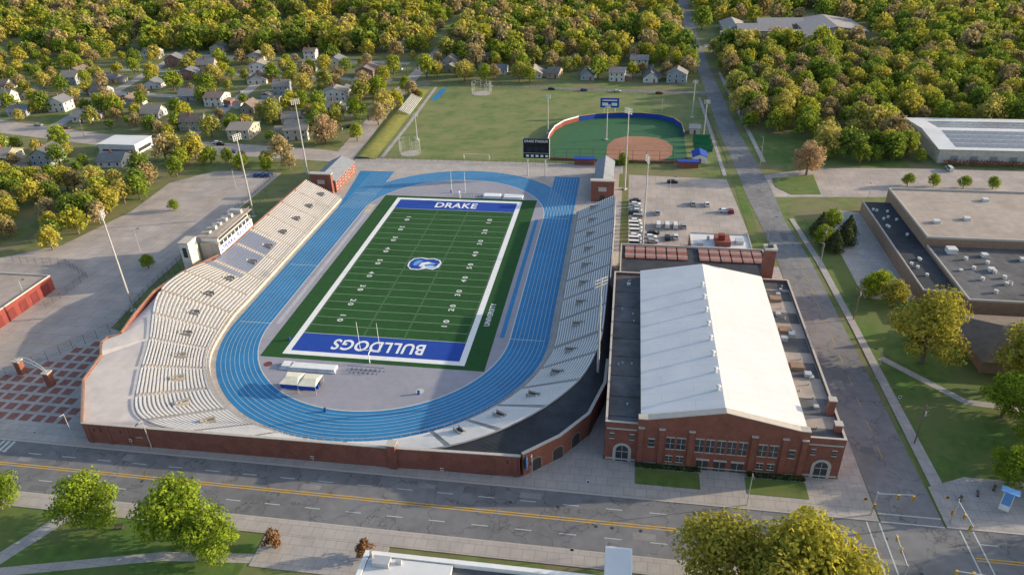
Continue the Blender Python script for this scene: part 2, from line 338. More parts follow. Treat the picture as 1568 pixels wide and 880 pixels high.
for i,nn in enumerate([10,20,30,40,50,40,30,20,10]):
    yy=-36.576+i*9.144; s_='%d %d'%(nn//10,0)
    text('number_w_%d'%i,s_,-16.2,yy,.1,-math.pi/2,3.7,1.8,white,ff,bold=.02); text('number_e_%d'%i,s_,16.2,yy,.1,math.pi/2,3.7,1.8,white,ff,bold=.02)
text('endzone_text_s','BULLDOGS',0,-50.3,.1,math.pi,27,5.2,white,ff,bold=.022); text('endzone_text_n','DRAKE',0,50.3,.1,0,17,5.0,white,ff,bold=.022)
text('relays_text','UNIVERSITY',28.6,-30,.1,math.pi/2,13,1.7,white,ff,bold=.02)
lgb=M('logo_light_blue',(.12,.3,.6))
def blob(name,pts,z,mat): sheet(name,pts if area(pts)>0 else pts[::-1],z,mat,ff)
blob('logo_outline',[(-5.6,1),(-4.6,3.6),(-2,4.6),(.5,3.9),(2.5,4.4),(5,3.2),(6,1),(5.7,-2),(4,-3.8),(1.5,-3.2),(-1,-4.4),(-3.8,-4.2),(-5.4,-2)],.1,white)
blob('logo_head',[(-5.1,.9),(-4.2,3.2),(-2,4.1),(.3,3.3),(2.4,3.9),(4.7,2.8),(5.4,.9),(4.4,.2),(1.2,1.6),(-1,.8),(-1.6,-1.8),(.2,-2.4),(-.8,-3.9),(-3.6,-3.7),(-4.9,-1.8)],.106,blueD)
blob('logo_face',[(-3.6,1),(-2.6,2.6),(-.8,2.4),(-1.6,.4),(-2.4,-1.6),(-3.6,-1.2)],.112,lgb)
blob('logo_muzzle',[(.2,-.6),(2.6,.8),(4.6,-.4),(4.9,-2),(3.6,-3),(1.4,-2.6)],.106,lgb); blob('logo_nose',[(3.4,.2),(4.9,.2),(4.9,-.9),(3.6,-.9)],.112,black)
blob('logo_mouth',[(1,-1.7),(3.8,-1.5),(3.6,-2.1),(1.3,-2.2)],.112,white)
# ---------------------------------------------------------------- grandstand
arc=lambda a,rr=49:(rr*math.cos(math.radians(a)),-42.2+rr*math.sin(math.radians(a)))
ST=[(-49,52,-63,52,8),(-49,20,-63.5,20,8),(-49,-14,-64,-14,8),(-49,-30,-70,-30,8.8),(-49,-42,-70,-44,8.6),
 (*arc(200),-60.5,-64,6.6),(*arc(215),-54,-79,5.7),(*arc(230),-46.5,-91.5,5.0),(*arc(245),-34,-95.4,4.4),(*arc(258),-15,-95.5,3.4),(*arc(270),0,-95.4,3),
 (*arc(285),15,-95.3,3.2),(*arc(300),31,-93,4.6),(*arc(315),46,-84,6),(*arc(330),57.5,-70,7.3),(*arc(345),62,-55,8),(*arc(360),63,-42.2,8),(49,0,63.5,0,8),(49,47,63.5,47,8)]
def cr(a,b,c_,d_,t): return .5*((2*b)+(-a+c_)*t+(2*a-5*b+4*c_-d_)*t*t+(-a+3*b-3*c_+d_)*t**3)
S2=[]
for i in range(len(ST)-1):
    L=math.hypot(ST[i+1][0]-ST[i][0],ST[i+1][1]-ST[i][1]); Lb=math.hypot(ST[i+1][2]-ST[i][2],ST[i+1][3]-ST[i][3]); k=max(2,int(max(L,Lb)/1.3))
    A=ST[max(0,i-1)];Bq=ST[i];Cq=ST[i+1];Dq=ST[min(len(ST)-1,i+2)]
    for j in range(k):
        t=j/k
        if i in(0,1,16,17): S2.append(tuple(Bq[q_]+(Cq[q_]-Bq[q_])*t for q_ in range(5)))
        else: S2.append(tuple(cr(A[q_],Bq[q_],Cq[q_],Dq[q_],t) for q_ in range(5)))
S2.append(ST[-1])
gs=root('stadium_grandstand'); NR=20; v=[];f=[];mi=[]
def lp(s,t): return (s[0]+(s[2]-s[0])*t,s[1]+(s[3]-s[1])*t)
FZ=1.1
for s in S2:
    v.append((s[0],s[1],0)); 
    for k in range(NR):
        z=FZ+(s[4]-FZ)*k/(NR-1); a=lp(s,k/NR);b=lp(s,(k+1)/NR); v+=[(a[0],a[1],z),(b[0],b[1],z)]
W_=2*NR+1
for i in range(len(S2)-1):
    for k in range(W_-1): f.append((i*W_+k,(i+1)*W_+k,(i+1)*W_+k+1,i*W_+k+1))
mesh_obj('seating_steps',v,f,standC,gs)
v=[];f=[];mi=[]
for i in range(len(S2)-1):
    if i%9==8: continue
    s0,s1=S2[i],S2[i+1]
    for k in range(1,NR):
        if i%9==4 and 8<=k<=10 and s0[4]>4.4: continue
        z0=FZ+(s0[4]-FZ)*k/(NR-1)+.42; z1=FZ+(s1[4]-FZ)*k/(NR-1)+.42
        ta=(k+.36)/NR;tb=(k+.84)/NR
        a0=lp(s0,ta);a1=lp(s1,ta);b0=lp(s0,tb);b1=lp(s1,tb);b=len(v)
        v+=[(a0[0],a0[1],z0),(a1[0],a1[1],z1),(b1[0],b1[1],z1),(b0[0],b0[1],z0),(a0[0],a0[1],z0-.1),(a1[0],a1[1],z1-.1)]
        f+=[(b,b+1,b+2,b+3),(b,b+4,b+5,b+1)]
        bl=1 if (s0[0]<0 and -22<s0[1]<4 and k>=7) else 0
        mi+=[bl,bl]
mesh_obj('bench_rows',v,f,[bench,benchB],gs,mi)
vb=MB()
for i in range(4,len(S2)-1,9):
    s=S2[i]
    if s[4]<4.4: continue
    ux=s[2]-s[0];uy=s[3]-s[1];L=math.hypot(ux,uy);ux/=L;uy/=L;px_,py_=-uy,ux
    c=lp(s,.47); z=FZ+(s[4]-FZ)*.42
    def q(a,b,z): return (c[0]+ux*a+px_*b,c[1]+uy*a+py_*b,z)
    def rb(a0,a1,b0,b1,z0,z1,m):
        b=len(vb.v); vb.v+=[q(a0,b0,z0),q(a1,b0,z0),q(a1,b1,z0),q(a0,b1,z0),q(a0,b0,z1),q(a1,b0,z1),q(a1,b1,z1),q(a0,b1,z1)]
        for qq in [(4,5,6,7),(0,1,5,4),(1,2,6,5),(2,3,7,6),(3,0,4,7)]: vb.f.append(tuple(b+t for t in qq)); vb.m.append(m)
    rb(-1.7,1.7,-.75,-.6,z,z+1.2,0); rb(-1.7,1.7,.6,.75,z,z+1.2,0); rb(1.55,1.7,-.59,.59,z,z+1.6,0); rb(-1.4,1.54,-.58,.58,z,z+.6,1)
vb.make('vomitory_openings',[M('vomitory_wall',(.33,.31,.29)),steelD],gs)
fr=MB()
for i in range(0,len(S2)-1,2):
    s=S2[i]; fr.cyl((s[0],s[1],FZ),(s[0],s[1],FZ+1.0),.04,.04,4)
fr.make('front_rail_posts',[metal],gs)
wallp('front_rail',[(s[0],s[1]) for s in S2],FZ+.95,FZ+1.03,.06,metal,gs)
ow=[(-63.2,52.2),(-63.9,20),(-64.4,-14),(-70.3,-30),(-72.5,-42),(-71.5,-54),(-70.2,-62)]
wz=[8.5,8.5,8.5,9.1,8.9,8.0,7.3]
wallp('west_back_wall',ow,0,wz,.4,brick,gs); wallp('west_coping',ow,[a+.003 for a in wz],[a+.14 for a in wz],.5,brownW,gs)
ow2=[(-70.2,-62.3),(-73,-64),(-73.2,-66.5),(-69.5,-72),(-67.5,-82),(-62,-90),(-57,-97)]
wz=[7.0,7.0,6.9,6.7,6.3,6.1,6.0]
wallp('southwest_wall',ow2,0,wz,.4,brick,gs); wallp('southwest_coping',ow2,[a+.003 for a in wz],[a+.14 for a in wz],.5,brownW,gs)
bk=[s for s in S2 if s[0]<0 and s[3]<-36 and s[1]>-91.0 and s[2]<-36]
def nearest_on(poly,t):
    L=[0]
    for a,b in zip(poly[:-1],poly[1:]): L.append(L[-1]+math.hypot(b[0]-a[0],b[1]-a[1]))
    d=t*L[-1]
    for i in range(len(poly)-1):
        if d<=L[i+1]+1e-6: u=(d-L[i])/(L[i+1]-L[i]); return (poly[i][0]+(poly[i+1][0]-poly[i][0])*u,poly[i][1]+(poly[i+1][1]-poly[i][1])*u)
    return poly[-1]
outer=[(-72.2,-40),(-71.2,-54),(-70,-62),(-72.7,-64.5),(-72.8,-66.5),(-69.2,-72),(-67.2,-82),(-61.8,-89.8),(-57,-96.7),(-38,-96.4)]
v=[];f=[]
for i,s in enumerate(bk):
    o_=nearest_on(outer,i/(len(bk)-1)); zt=s[4]-.1; v+=[(s[2],s[3],zt),(o_[0],o_[1],min(zt,6.2)+ (0.6 if i<len(bk)*.4 else 0))]
for i in range(len(bk)-1): f.append((2*i,2*i+1,2*i+3,2*i+2))
mesh_obj('southwest_terrace',v,f,terrC,gs)
sw=root('stadium_south_wall')
wallp('brick_wall',[(-57,-97),(-15,-96.6),(18,-96.3),(47,-95.4)],0,5.7,.6,brick,sw)
wallp('wall_coping',[(-57.2,-97),(-15,-96.6),(18,-96.3),(47.2,-95.4)],5.703,5.9,.72,stone,sw)
pb=MB()
for k in range(21):
    x=-56+k*5.1; y=-96.97+(x+57)*.0155
    pb.box(x-.45,x+.45,y-.52,y-.28,0,5.5,0)
    if k in(2,4,8,12,15,17,18): pb.box(x+1.6,x+3.4,y-.36,y-.26,.1,2.7,1); pb.box(x+1.4,x+3.6,y-.38,y-.27,2.703,2.95,2)
    else:
        for dz in(3.6,): pb.box(x+1.5,x+1.9,y-.35,y-.25,dz,dz+.9,3); pb.box(x+3.2,x+3.6,y-.35,y-.25,dz,dz+.9,3)
pb.box(17.6,19.4,-97.1,-95.5,0,6.9,0); pb.box(17.4,19.6,-97.3,-95.3,6.903,7.1,2); 
pb.make('wall_piers_and_doors',[brick,redp,stone,steelD],sw)
so_=[(47.5,-95.3),(55,-88.5),(61,-80),(64.2,-68),(64.5,-58)]
se=root('stadium_southeast_wall'); wallp('brick_outer_wall',so_,0,6.3,.6,brick,se); wallp('outer_coping',so_,6.303,6.5,.75,stone,se)
bb=MB()
for t in(.08,.22,.36,.5,.64):
    a=nearest_on(so_,t);b=nearest_on(so_,t+.01); d=Vector((b[0]-a[0],b[1]-a[1])).normalized(); nn=Vector((d.y,-d.x))
    if nn.dot(Vector(a)-Vector((0,-42)))<0: nn=-nn
    for m_,hw,zt,off in((1,1.7,3.6,.33),(0,1.35,3.2,.36)):
        pts=[]
        for q_ in range(9): an=math.pi*q_/8; pts.append((hw*math.cos(an),zt-hw*.6+hw*.6*math.sin(an)+.3))
        pts=[(hw,0.15)]+pts+[(-hw,0.15)]
        bb.quad([(a[0]+d.x*u+nn.x*off,a[1]+d.y*u+nn.y*off,zz) for u,zz in pts],m_)
bb.make('wall_arches',[steelD,brownW],se)
inner=[(s[2],s[3],s[4]) for s in S2 if s[0]>12 and s[3]<-19]
v=[];f=[]
oo=[(20,-96),(47.3,-95),(54.8,-88.3),(60.7,-80),(63.9,-68),(64.7,-56),(64.7,-20)]
for i,s in enumerate(inner):
    o_=nearest_on(oo,i/(len(inner)-1)); v+=[(s[0],s[1],s[2]-.1),(o_[0],o_[1],5.6)]
for i in range(len(inner)-1): f.append((2*i,2*i+1,2*i+3,2*i+2))
mesh_obj('concourse_roof',v,f,darkR,se)
box('banner_sign',48.4,48.6,-95.9,-94.4,2.2,5.4,lgb,se)
wallp('east_back_rail',[(63.8,-19),(63.8,47)],0,9,.3,M('grey_panel',(.3,.3,.32)),gs)
pr=root('press_box')
box('press_body',-71,-64.6,-16,7,0,12.5,conc,pr)
box('lower_fascia',-64.59,-64.4,-16,7,8.6,11.2,white,pr); text('fascia_text','DRAKE RELAYS',-64.36,-4.5,9.9,math.pi/2,21,1.7,blueD,pr,True,.03)
box('window_band',-64.598,-64.42,-15.6,6.6,11.25,12.4,glass,pr)
box('upper_body',-71,-65.0,-15,6,12.503,14.6,white,pr); box('upper_windows',-65.0,-64.9,-14.5,5.5,12.8,13.7,glass,pr); box('upper_blue_band',-65.0,-64.85,-15,6,13.8,14.5,blueD,pr)
box('roof_slab',-71.6,-63.8,-16.4,7.4,14.603,14.9,tanR,pr)
pb=MB()
for k in range(9): pb.box(-64.4,-64.3,-15.6+k*2.6,-15.3+k*2.6,11.25,12.4,0)
for k in range(6): pb.box(-70+random.random()*3,-68+random.random()*3,-14+k*3.3,-12.6+k*3.3,14.9,15.7+random.random()*.6,1)
for k in range(12): pb.cyl((-64.1,-16+k*2,14.9),(-64.1,-16+k*2,16),.04,.04,4,1)
pb.box(-64.13,-64.07,-16,7,15.95,16.02,1)
pb.make('roof_equipment',[white,metal],pr)
box('stair_tower',-74.5,-71.3,-22,-17,0,15,M('cream_panel',(.55,.52,.47)),pr); box('tower_cap',-74.7,-71.1,-22.2,-16.8,15.003,15.3,stone,pr); box('tower_window',-73.6,-72.2,-22.06,-21.98,10,13.5,glass,pr)
# ---------------------------------------------------------------- gable building helper
def gable(name,x0,x1,y0,y1,h,hr,wall,roof,axis='y',over=.5,win=True,par=None,trim=None):
    P=par or root(name,0,0,0)
    if axis=='y':
        xm=(x0+x1)/2; v=[(x0,y0,0),(x1,y0,0),(x1,y0,h),(xm,y0,h+hr),(x0,y0,h),(x0,y1,0),(x1,y1,0),(x1,y1,h),(xm,y1,h+hr),(x0,y1,h)]
        mesh_obj('walls',v,[(0,1,2,3,4),(9,8,7,6,5),(1,6,7,2),(5,0,4,9)],wall,P)
        k=hr/((x1-x0)/2); e=over
        rv=[(x0-e,y0-e,h-e*k+.05),(xm,y0-e,h+hr+.05),(x1+e,y0-e,h-e*k+.05),(x0-e,y1+e,h-e*k+.05),(xm,y1+e,h+hr+.05),(x1+e,y1+e,h-e*k+.05)]
    else:
        ym=(y0+y1)/2; v=[(x0,y0,0),(x0,y1,0),(x0,y1,h),(x0,ym,h+hr),(x0,y0,h),(x1,y0,0),(x1,y1,0),(x1,y1,h),(x1,ym,h+hr),(x1,y0,h)]
        mesh_obj('walls',v,[(4,3,2,1,0),(5,6,7,8,9),(0,5,9,4),(6,1,2,7)],wall,P)
        k=hr/((y1-y0)/2); e=over
        rv=[(x0-e,y0-e,h-e*k+.05),(x0-e,ym,h+hr+.05),(x0-e,y1+e,h-e*k+.05),(x1+e,y0-e,h-e*k+.05),(x1+e,ym,h+hr+.05),(x1+e,y1+e,h-e*k+.05)]
    rv+= [(a,b,c_+.22) for a,b,c_ in rv]
    mesh_obj('roof',rv,[(0,1,4,3),(1,2,5,4),(6,9,10,7),(7,10,11,8),(0,3,9,6),(2,8,11,5),(0,6,7,1),(1,7,8,2),(3,4,10,9),(4,5,11,10)],roof,P)
    if win:
        wb=MB(); fl_=1 if h<4 else 2
        for L in range(fl_):
            z=1.0+L*2.7
            nx=max(1,int((x1-x0)/3.2))
            for i in range(nx):
                x=x0+(i+.5)*(x1-x0)/nx
                for yy,s in((y0,-1),(y1,1)):
                    if L==0 and i==nx//2 and s==-1: wb.box(x-.5,x+.5,yy-.06,yy+.02,.1,2.2,1); continue
                    wb.box(x-.62,x+.62,yy-.05,yy+.05,z-.12,z+1.42,2); wb.box(x-.48,x+.48,yy-.08,yy+.08,z,z+1.3,0)
            ny=max(1,int((y1-y0)/3.2))
            for i in range(ny):
                y=y0+(i+.5)*(y1-y0)/ny
                for xx in(x0,x1): wb.box(xx-.05,xx+.05,y-.62,y+.62,z-.12,z+1.42,2); wb.box(xx-.08,xx+.08,y-.48,y+.48,z,z+1.3,0)
        wb.make('windows_and_door',[glass,redp,trim or white],P)
    return P
slate=M('slate_roof',(.2,.22,.26),.7,.12,.6)
gable('brick_gate_building',-65,-54,60,84,5,2.6,brick,slate,'y',.3); 
gable('brick_gate_building',54.5,62,62,92,5.6,2.4,brick,slate,'y',.3)
for (x,y0) in((-59.5,59.6),(58.2,61.6)):
    b_=root('brick_gate_pylon',0,0,0); box('pylon',x-4.6,x+4.6,y0-1.6,y0+.3,0,8.6,brick,b_); box('pylon_cap',x-4.9,x+4.9,y0-1.9,y0+.6,8.603,9,stone,b_); box('pylon_door',x-1,x+1,y0-1.66,y0-1.58,.1,2.8,steelD,b_); box('pylon_panel',x-1.6,x+1.6,y0-1.68,y0-1.59,4.4,6.2,stone,b_)
# ---------------------------------------------------------------- fieldhouse
fh=root('brick_fieldhouse')
box('main_walls',65,115,-88,-19,0,10.4,brick,fh)
sheet('roof_flat',rect(65.3,114.7,-87.7,-19.3),10.42,greyR,fh)
pr_=[(65.2,-87.8),(114.8,-87.8),(114.8,-19.2),(65.2,-19.2)]
wallp('parapet',pr_,10.403,11.0,.4,brick,fh,True); wallp('parapet_coping',pr_,11.003,11.15,.5,stone,fh,True)
sheet('east_roof_sunlit_tan',rect(107,114.4,-84,-24),10.44,tanR,fh)  # sunlit part of the east roof, put in as tan colour
x0,x1,xm=73,106.5,90
ys,yn=-87.0,-20.5
mesh_obj('central_hall',[(x0,ys,10.43),(x1,ys,10.43),(x1,ys,12.6),(xm,ys,15.6),(x0,ys,12.6),(x0,yn,10.43),(x1,yn,10.43),(x1,yn,12.6),(xm,yn,15.6),(x0,yn,12.6)],[(0,1,2,3,4),(9,8,7,6,5),(1,6,7,2),(5,0,4,9)],M('hall_sidewall',(.35,.33,.32)),fh)
whR=brickM('white_membrane_seamed',(.68,.68,.69),(.66,.66,.675),(.57,.575,.59),1.0,14,3.2,.06,'xy',.91,1.04,.15)
v=[(x0-.5,ys+.1,12.55),(xm,ys+.1,15.75),(x1+.5,ys+.1,12.55),(x0-.5,yn-.5,12.55),(xm,yn-.5,15.75),(x1+.5,yn-.5,12.55)]
v+=[(a,b,c_+.25) for a,b,c_ in v]
mesh_obj('white_roof',v,[(0,1,4,3),(1,2,5,4),(6,9,10,7),(7,10,11,8),(0,3,9,6),(2,8,11,5),(0,6,7,1),(1,7,8,2),(3,4,10,9),(4,5,11,10)],whR,fh)
prof=[(72,0.0),(107.5,0.0),(107.5,12.9),(105.5,12.95),(90,16.3),(74,12.95),(72,12.9)]
nn=len(prof); v=[(x,-88.6,z) for x,z in prof]+[(x,-87.2,z) for x,z in prof]
mesh_obj('gable_front',v,[tuple(range(nn)),tuple(range(2*nn-1,nn-1,-1))]+[(i,nn+i,nn+(i+1)%nn,(i+1)%nn) for i in range(nn)],brick,fh)
cp=MB()
for a,b in zip(prof[2:-1],prof[3:]):
    cp.quad([(a[0],-88.75,a[1]+.2),(a[0],-87.05,a[1]+.2),(b[0],-87.05,b[1]+.2),(b[0],-88.75,b[1]+.2)][::-1]); cp.quad([(a[0],-88.75,a[1]+.003),(a[0],-88.75,a[1]+.2),(b[0],-88.75,b[1]+.2),(b[0],-88.75,b[1]+.003)]); cp.quad([(a[0],-87.05,a[1]+.003),(b[0],-87.05,b[1]+.003),(b[0],-87.05,b[1]+.2),(a[0],-87.05,a[1]+.2)])
cp.make('gable_coping',[stone],fh)
fb=MB()
for x in(72.8,77.2,83.5,96.5,102.8,106.7): fb.box(x-.55,x+.55,-88.95,-88.603,0,10.6,0)
for x in(72.8,77.2,83.5,96.5,102.8,106.7): fb.box(x-.7,x+.7,-89.05,-88.55,10.603,10.9,1)
for a,b in((65.3,71.9),(107.6,114.7)): fb.box(a,b,-88.25,-88.003,.6,.95,1); fb.box(a,b,-88.2,-88.003,9.2,9.5,1)
for a,b in((73.4,76.6),(77.8,82.9),(84.1,95.9),(97.1,102.2),(103.4,106.1)): fb.box(a,b,-88.72,-88.603,.7,.95,1)
def win(xa,xb,za,zb,y=-88.6,div=2):
    fb.box(xa-.15,xb+.15,y-.1,y-.003,za-.25,za-.003,1); fb.box(xa-.12,xb+.12,y-.08,y-.003,zb+.003,zb+.3,1)
    fb.box(xa,xb,y-.05,y-.004,za,zb,2)
    for i in range(1,div): xx=xa+(xb-xa)*i/div; fb.box(xx-.05,xx+.05,y-.09,y-.052,za,zb,3)
    fb.box(xa,xb,y-.093,y-.054,(za+zb)/2-.05,(za+zb)/2+.05,3)
for xa in(78.3,80.6): win(xa,xa+1.7,5.4,8.4); win(xa+.2,xa+1.5,1.8,3.2)
for xa in(84.5,86.75,89.0,91.25,93.5): win(xa,xa+1.7,5.2,8.6)
for xa in(97.6,99.9): win(xa,xa+1.7,5.4,8.4); win(xa+.2,xa+1.5,1.8,3.2)
for xa in(85.2,88.9,92.6): fb.box(xa-.2,xa+2.6,-88.85,-88.61,2.9,3.3,1); fb.box(xa,xa+2.4,-88.7,-88.61,.13,2.85,4); fb.box(xa+1.15,xa+1.25,-88.75,-88.705,.13,2.85,3)
for xa in(74.5,103.9): win(xa,xa+1.2,5.6,7.6,div=1)
for xa in(66.2,70.6,108.6,112.9): win(xa-.1,xa+.7,6.6,7.8,-88,1)
fb.make('facade_details',[brick,stone,glass,M('window_frame_grey',(.4,.4,.38)),steelD],fh)
ar=MB()
for xc in(68.9,111.2):
    for m_,rr,off in((0,2.05,.12),(1,1.35,.16)):
        pts=[(xc+rr,.13)]+[(xc+rr*math.cos(math.pi*k/12),3.3+rr*math.sin(math.pi*k/12)) for k in range(13)]+[(xc-rr,.13)]
        ar.quad([(x,-88-off,z) for x,z in pts],m_); 
    ar.box(xc-.05,xc+.05,-88.2,-88.165,.13,4.5,0); ar.box(xc-1.3,xc+1.3,-88.2,-88.165,2.9,3.05,0)
ar.make('arched_entrances',[stone,glass],fh)
rv=MB()
for k in range(8):
    y=-34-k*6.6; rv.cyl((89,y,15.5),(89,y,16.9),.35,.35,8,0); rv.cyl((89,y,16.9),(89,y,17.25),.6,.3,8,0)
random.seed(3)
for k in range(30):
    x=random.choice([random.uniform(67,71.5),random.uniform(108.5,113)]); y=random.uniform(-85,-22); s=random.uniform(.3,.8)
    if k%3==0: rv.box(x-s,x+s,y-s,y+s,10.46,10.5+s*1.2,1)
    else: rv.cyl((x,y,10.46),(x,y,11.1),.18,.18,6,1)
for y in(-30,-46,-62): rv.box(108.2,111.2,y-1.2,y+1.2,10.46,11.3,2)
for k in range(5): y0_=-80+k*12+2*random.random(); rv.quad([(107.2,y0_,10.455),(114.2,y0_,10.455),(114.2,y0_+5+2*random.random(),10.455),(107.2,y0_+6,10.455)],3)  # grey quads paint the shadow zones across the sunlit east roof
for y in(-85,-78,-70,-62,-54,-46,-38,-30): rv.box(65.5,72.8,y-.12,y+.12,10.43,10.6,3)
rv.make('roof_vents_and_shade',[whiteR,metal,brownW,greyR],fh)
ch=root('brick_chimney'); box('chimney_stack',108,111,-16.5,-13.5,0,19,brick,ch); box('chimney_cap',107.7,111.3,-16.8,-13.2,19.003,19.5,stone,ch); box('chimney_flue',108.8,110.2,-15.7,-14.3,19.503,20,steelD,ch)
for (x,y,h) in((113.5,-79,14.5),(113.8,-84.8,12.6)): c_=root('roof_chimney'); box('stack',x-.7,x+.7,y-.7,y+.7,10.45,h,brick,c_); box('stack_cap',x-.85,x+.85,y-.85,y+.85,h+.003,h+.25,stone,c_)
an=root('brick_annex'); box('annex_walls',66.5,112,-18.7,6,0,7.6,brick,an); sheet('annex_roof',rect(66.9,111.6,-18.3,5.6),7.62,darkR,an)
wallp('annex_parapet',[(66.7,-18.5),(111.8,-18.5),(111.8,5.8),(66.7,5.8)],7.603,8.3,.4,stone,an,True)
rb=MB(); redR=M('red_roof_panels',(.27,.13,.11),.8,.15,.8)
for i in range(13):
    for j in range(2):
        x=68+i*3.35; y=-3.5+j*4.4
        if i==6: continue
        rb.box(x,x+2.9,y,y+3.9,7.63,8.1,0)
        rb.box(x-.1,x+3.0,y+1.85,y+2.0,8.1,8.16,1)
rb.make('skylight_panels',[redR,white],an)
a2=root('white_roof_annex'); box('annex_walls',90,110,12,24,0,4.6,brick,a2); sheet('annex_roof',rect(90.3,109.7,12.3,23.7),4.62,whiteR,a2); wallp('annex_parapet',[(90.15,12.15),(109.85,12.15),(109.85,23.85),(90.15,23.85)],4.603,5,.3,stone,a2,True)
rb=MB(); rb.box(98,103,14,20,4.65,6.4,0); rb.box(99,101,15,17,6.403,8.4,1); rb.box(92,94,14,16,4.65,5.6,2); rb.box(105,107.5,16,19,4.65,5.9,2); rb.cyl((96,19,4.63),(96,19,6.2),.5,.5,8,2)
rb.make('rooftop_units',[brick,redp,metal],a2)
# ---------------------------------------------------------------- scoreboards
sb=root('scoreboard'); box('board_panel',22.8,34,85.6,86.6,8.4,17,black,sb); box('board_header',22.8,34,85.5,85.59,15,16.9,M('board_header_black',(.02,.02,.025)),sb)
text('header_text','DRAKE STADIUM',28.4,85.46,15.95,0,10,1.1,white,sb,True,.02)
sbm=MB()
for x in(24.5,32.3): sbm.cyl((x,86.1,0),(x,86.1,8.4),.3,.3,8,0)
sbm.box(22.6,34.2,85.5,85.58,10.6,10.75,0); sbm.box(22.6,22.8,85.5,86.7,8.3,17.1,0); sbm.box(34,34.2,85.5,86.7,8.3,17.1,0)
for k in range(5): sbm.box(24+k*2.1,25.2+k*2.1,85.5,85.58,9,9.9,2)
for x in(24.6,27.5,30.4): sbm.box(x,x+1.8,85.5,85.58,11.5,13.4,1)
sbm.make('board_posts_and_modules',[metal,M('module_dark',(.03,.03,.035)),white],sb)
s2=root('softball_scoreboard'); 
box('board',52,62,178,178.6,5,10,blueD,s2); b_=MB(); b_.cyl((54,178.3,0),(54,178.3,5),.2,.2,6); b_.cyl((60,178.3,0),(60,178.3,5),.2,.2,6); b_.box(53,61,177.9,177.98,8.6,9.2,1); b_.box(53,56,177.9,177.98,6,7.6,1); b_.box(58,61,177.9,177.98,6,7.6,1); b_.make('posts_and_digits',[metal,white],s2)
# ---------------------------------------------------------------- light towers
def light_tower(x,y,h,ang,k_=1.0):
    L=MB(); L.cyl((0,0,0),(0,0,h),.36*k_+.04,.16,10,0); L.box(-.8,.8,-.8,.8,0,.5,0)
    for j in range(3):
        z=h-.2-j*.85*k_; L.box(-1.9*k_,1.9*k_,-.06,.06,z-.06,z+.06,0)
        for i in range(5):
            xx=(-1.7+i*.85)*k_; L.cyl((xx,-.1,z-.2),(xx,-.4,z-.38),.1,.24*k_,8,1); L.quad([(xx+.2*k_*math.cos(t),-.43,z-.38+.2*k_*math.sin(t)) for t in [k*math.pi/4 for k in range(8)]],2)
    o=L.make('stadium_light_tower',[metal,M('lamp_housing',(.6,.6,.6)),white]); o.location=(x,y,0); o.rotation_euler[2]=ang
for x,y,h in((-83,-40,34),(-78,32,34),(-76,81,34),(62.3,-64,33.4),(74,20,34),(67,74,34.5)): light_tower(x,y,h,math.atan2(-y+0,-x)+math.pi/2)
for x,y,h in((27,146,20),(57,138,18),(104,141,20),(101,179,20),(-38,131,14)): light_tower(x,y,h,0,.7)
def street_lamp(x,y,h=9,a=0):
    L=MB(); L.cyl((0,0,0),(0,0,h),.12,.07,8); L.cyl((0,0,h-.2),(1.6,0,h+.25),.06,.05,6); L.box(1.3,2.2,-.15,.15,h+.15,h+.33,1)
    o=L.make('street_lamp',[metal,steelD]); o.location=(x,y,0); o.rotation_euler[2]=a
for x,y,a in((126,106,3.1),(85,182,0),(-106,-1,0),(-120,-40,0),(131.8,11,3.1),(133,-50,3.1),(160,64,1.5),(-60,-98,-1.6),(-20,-115.5,1.6),(50,-98,-1.6),(-40,-98,-1.6),(95,-98,-1.6),(118,30,0),(128.5,120,3.1),(127,180,3.1),(-74,150,0),(-78,220,0),(-100,60,0),(85,66,0),(195,72,1.5)): street_lamp(x,y,9,a)
def traffic_light(x,y,a,arm=7):
    L=MB(); L.cyl((0,0,0),(0,0,6.5),.18,.14,8); L.cyl((0,0,6),(arm,0,6.5),.12,.08,6)
    for d in(arm*.55,arm*.95,.0):
        z=6.4 if d else 3.4; L.box(d-.24,d+.24,-.4,-.1,z-1.2,z,1)
        for k,m_ in enumerate((2,3,4)): L.cyl((d,-.41,z-.22-k*.38),(d,-.47,z-.22-k*.38),.13,.13,8,m_)
    o=L.make('traffic_signal',[metal,yellow,M('lens_red',(.3,.02,.02)),M('lens_amber',(.35,.2,.02)),M('lens_green',(.02,.2,.08))]); o.location=(x,y,0); o.rotation_euler[2]=a
traffic_light(119.5,-97.5,0); traffic_light(134.5,-97.6,-1.57); traffic_light(119.8,-115.2,1.57); traffic_light(134.6,-115.4,3.14)
def utility_pole(x,y,a=0):
    L=MB(); L.cyl((0,0,0),(0,0,11),.17,.12,8); L.box(-1.2,1.2,-.07,.07,10,10.15); L.box(-1,1,-.07,.07,9.2,9.33); L.cyl((.35,0,8),(.35,0,9),.22,.22,8,1)
    for d in(-1.05,-.5,.5,1.05): L.cyl((d,0,10.15),(d,0,10.4),.06,.04,6,1)
    o=L.make('utility_pole',[bark,metal]); o.location=(x,y,0); o.rotation_euler[2]=a
for x,y in((134.6,-21),(134,20),(-73,120),(-77,190),(-80,260),(-150,112),(-220,124),(123,220),(135,-74)): utility_pole(x,y,.2)
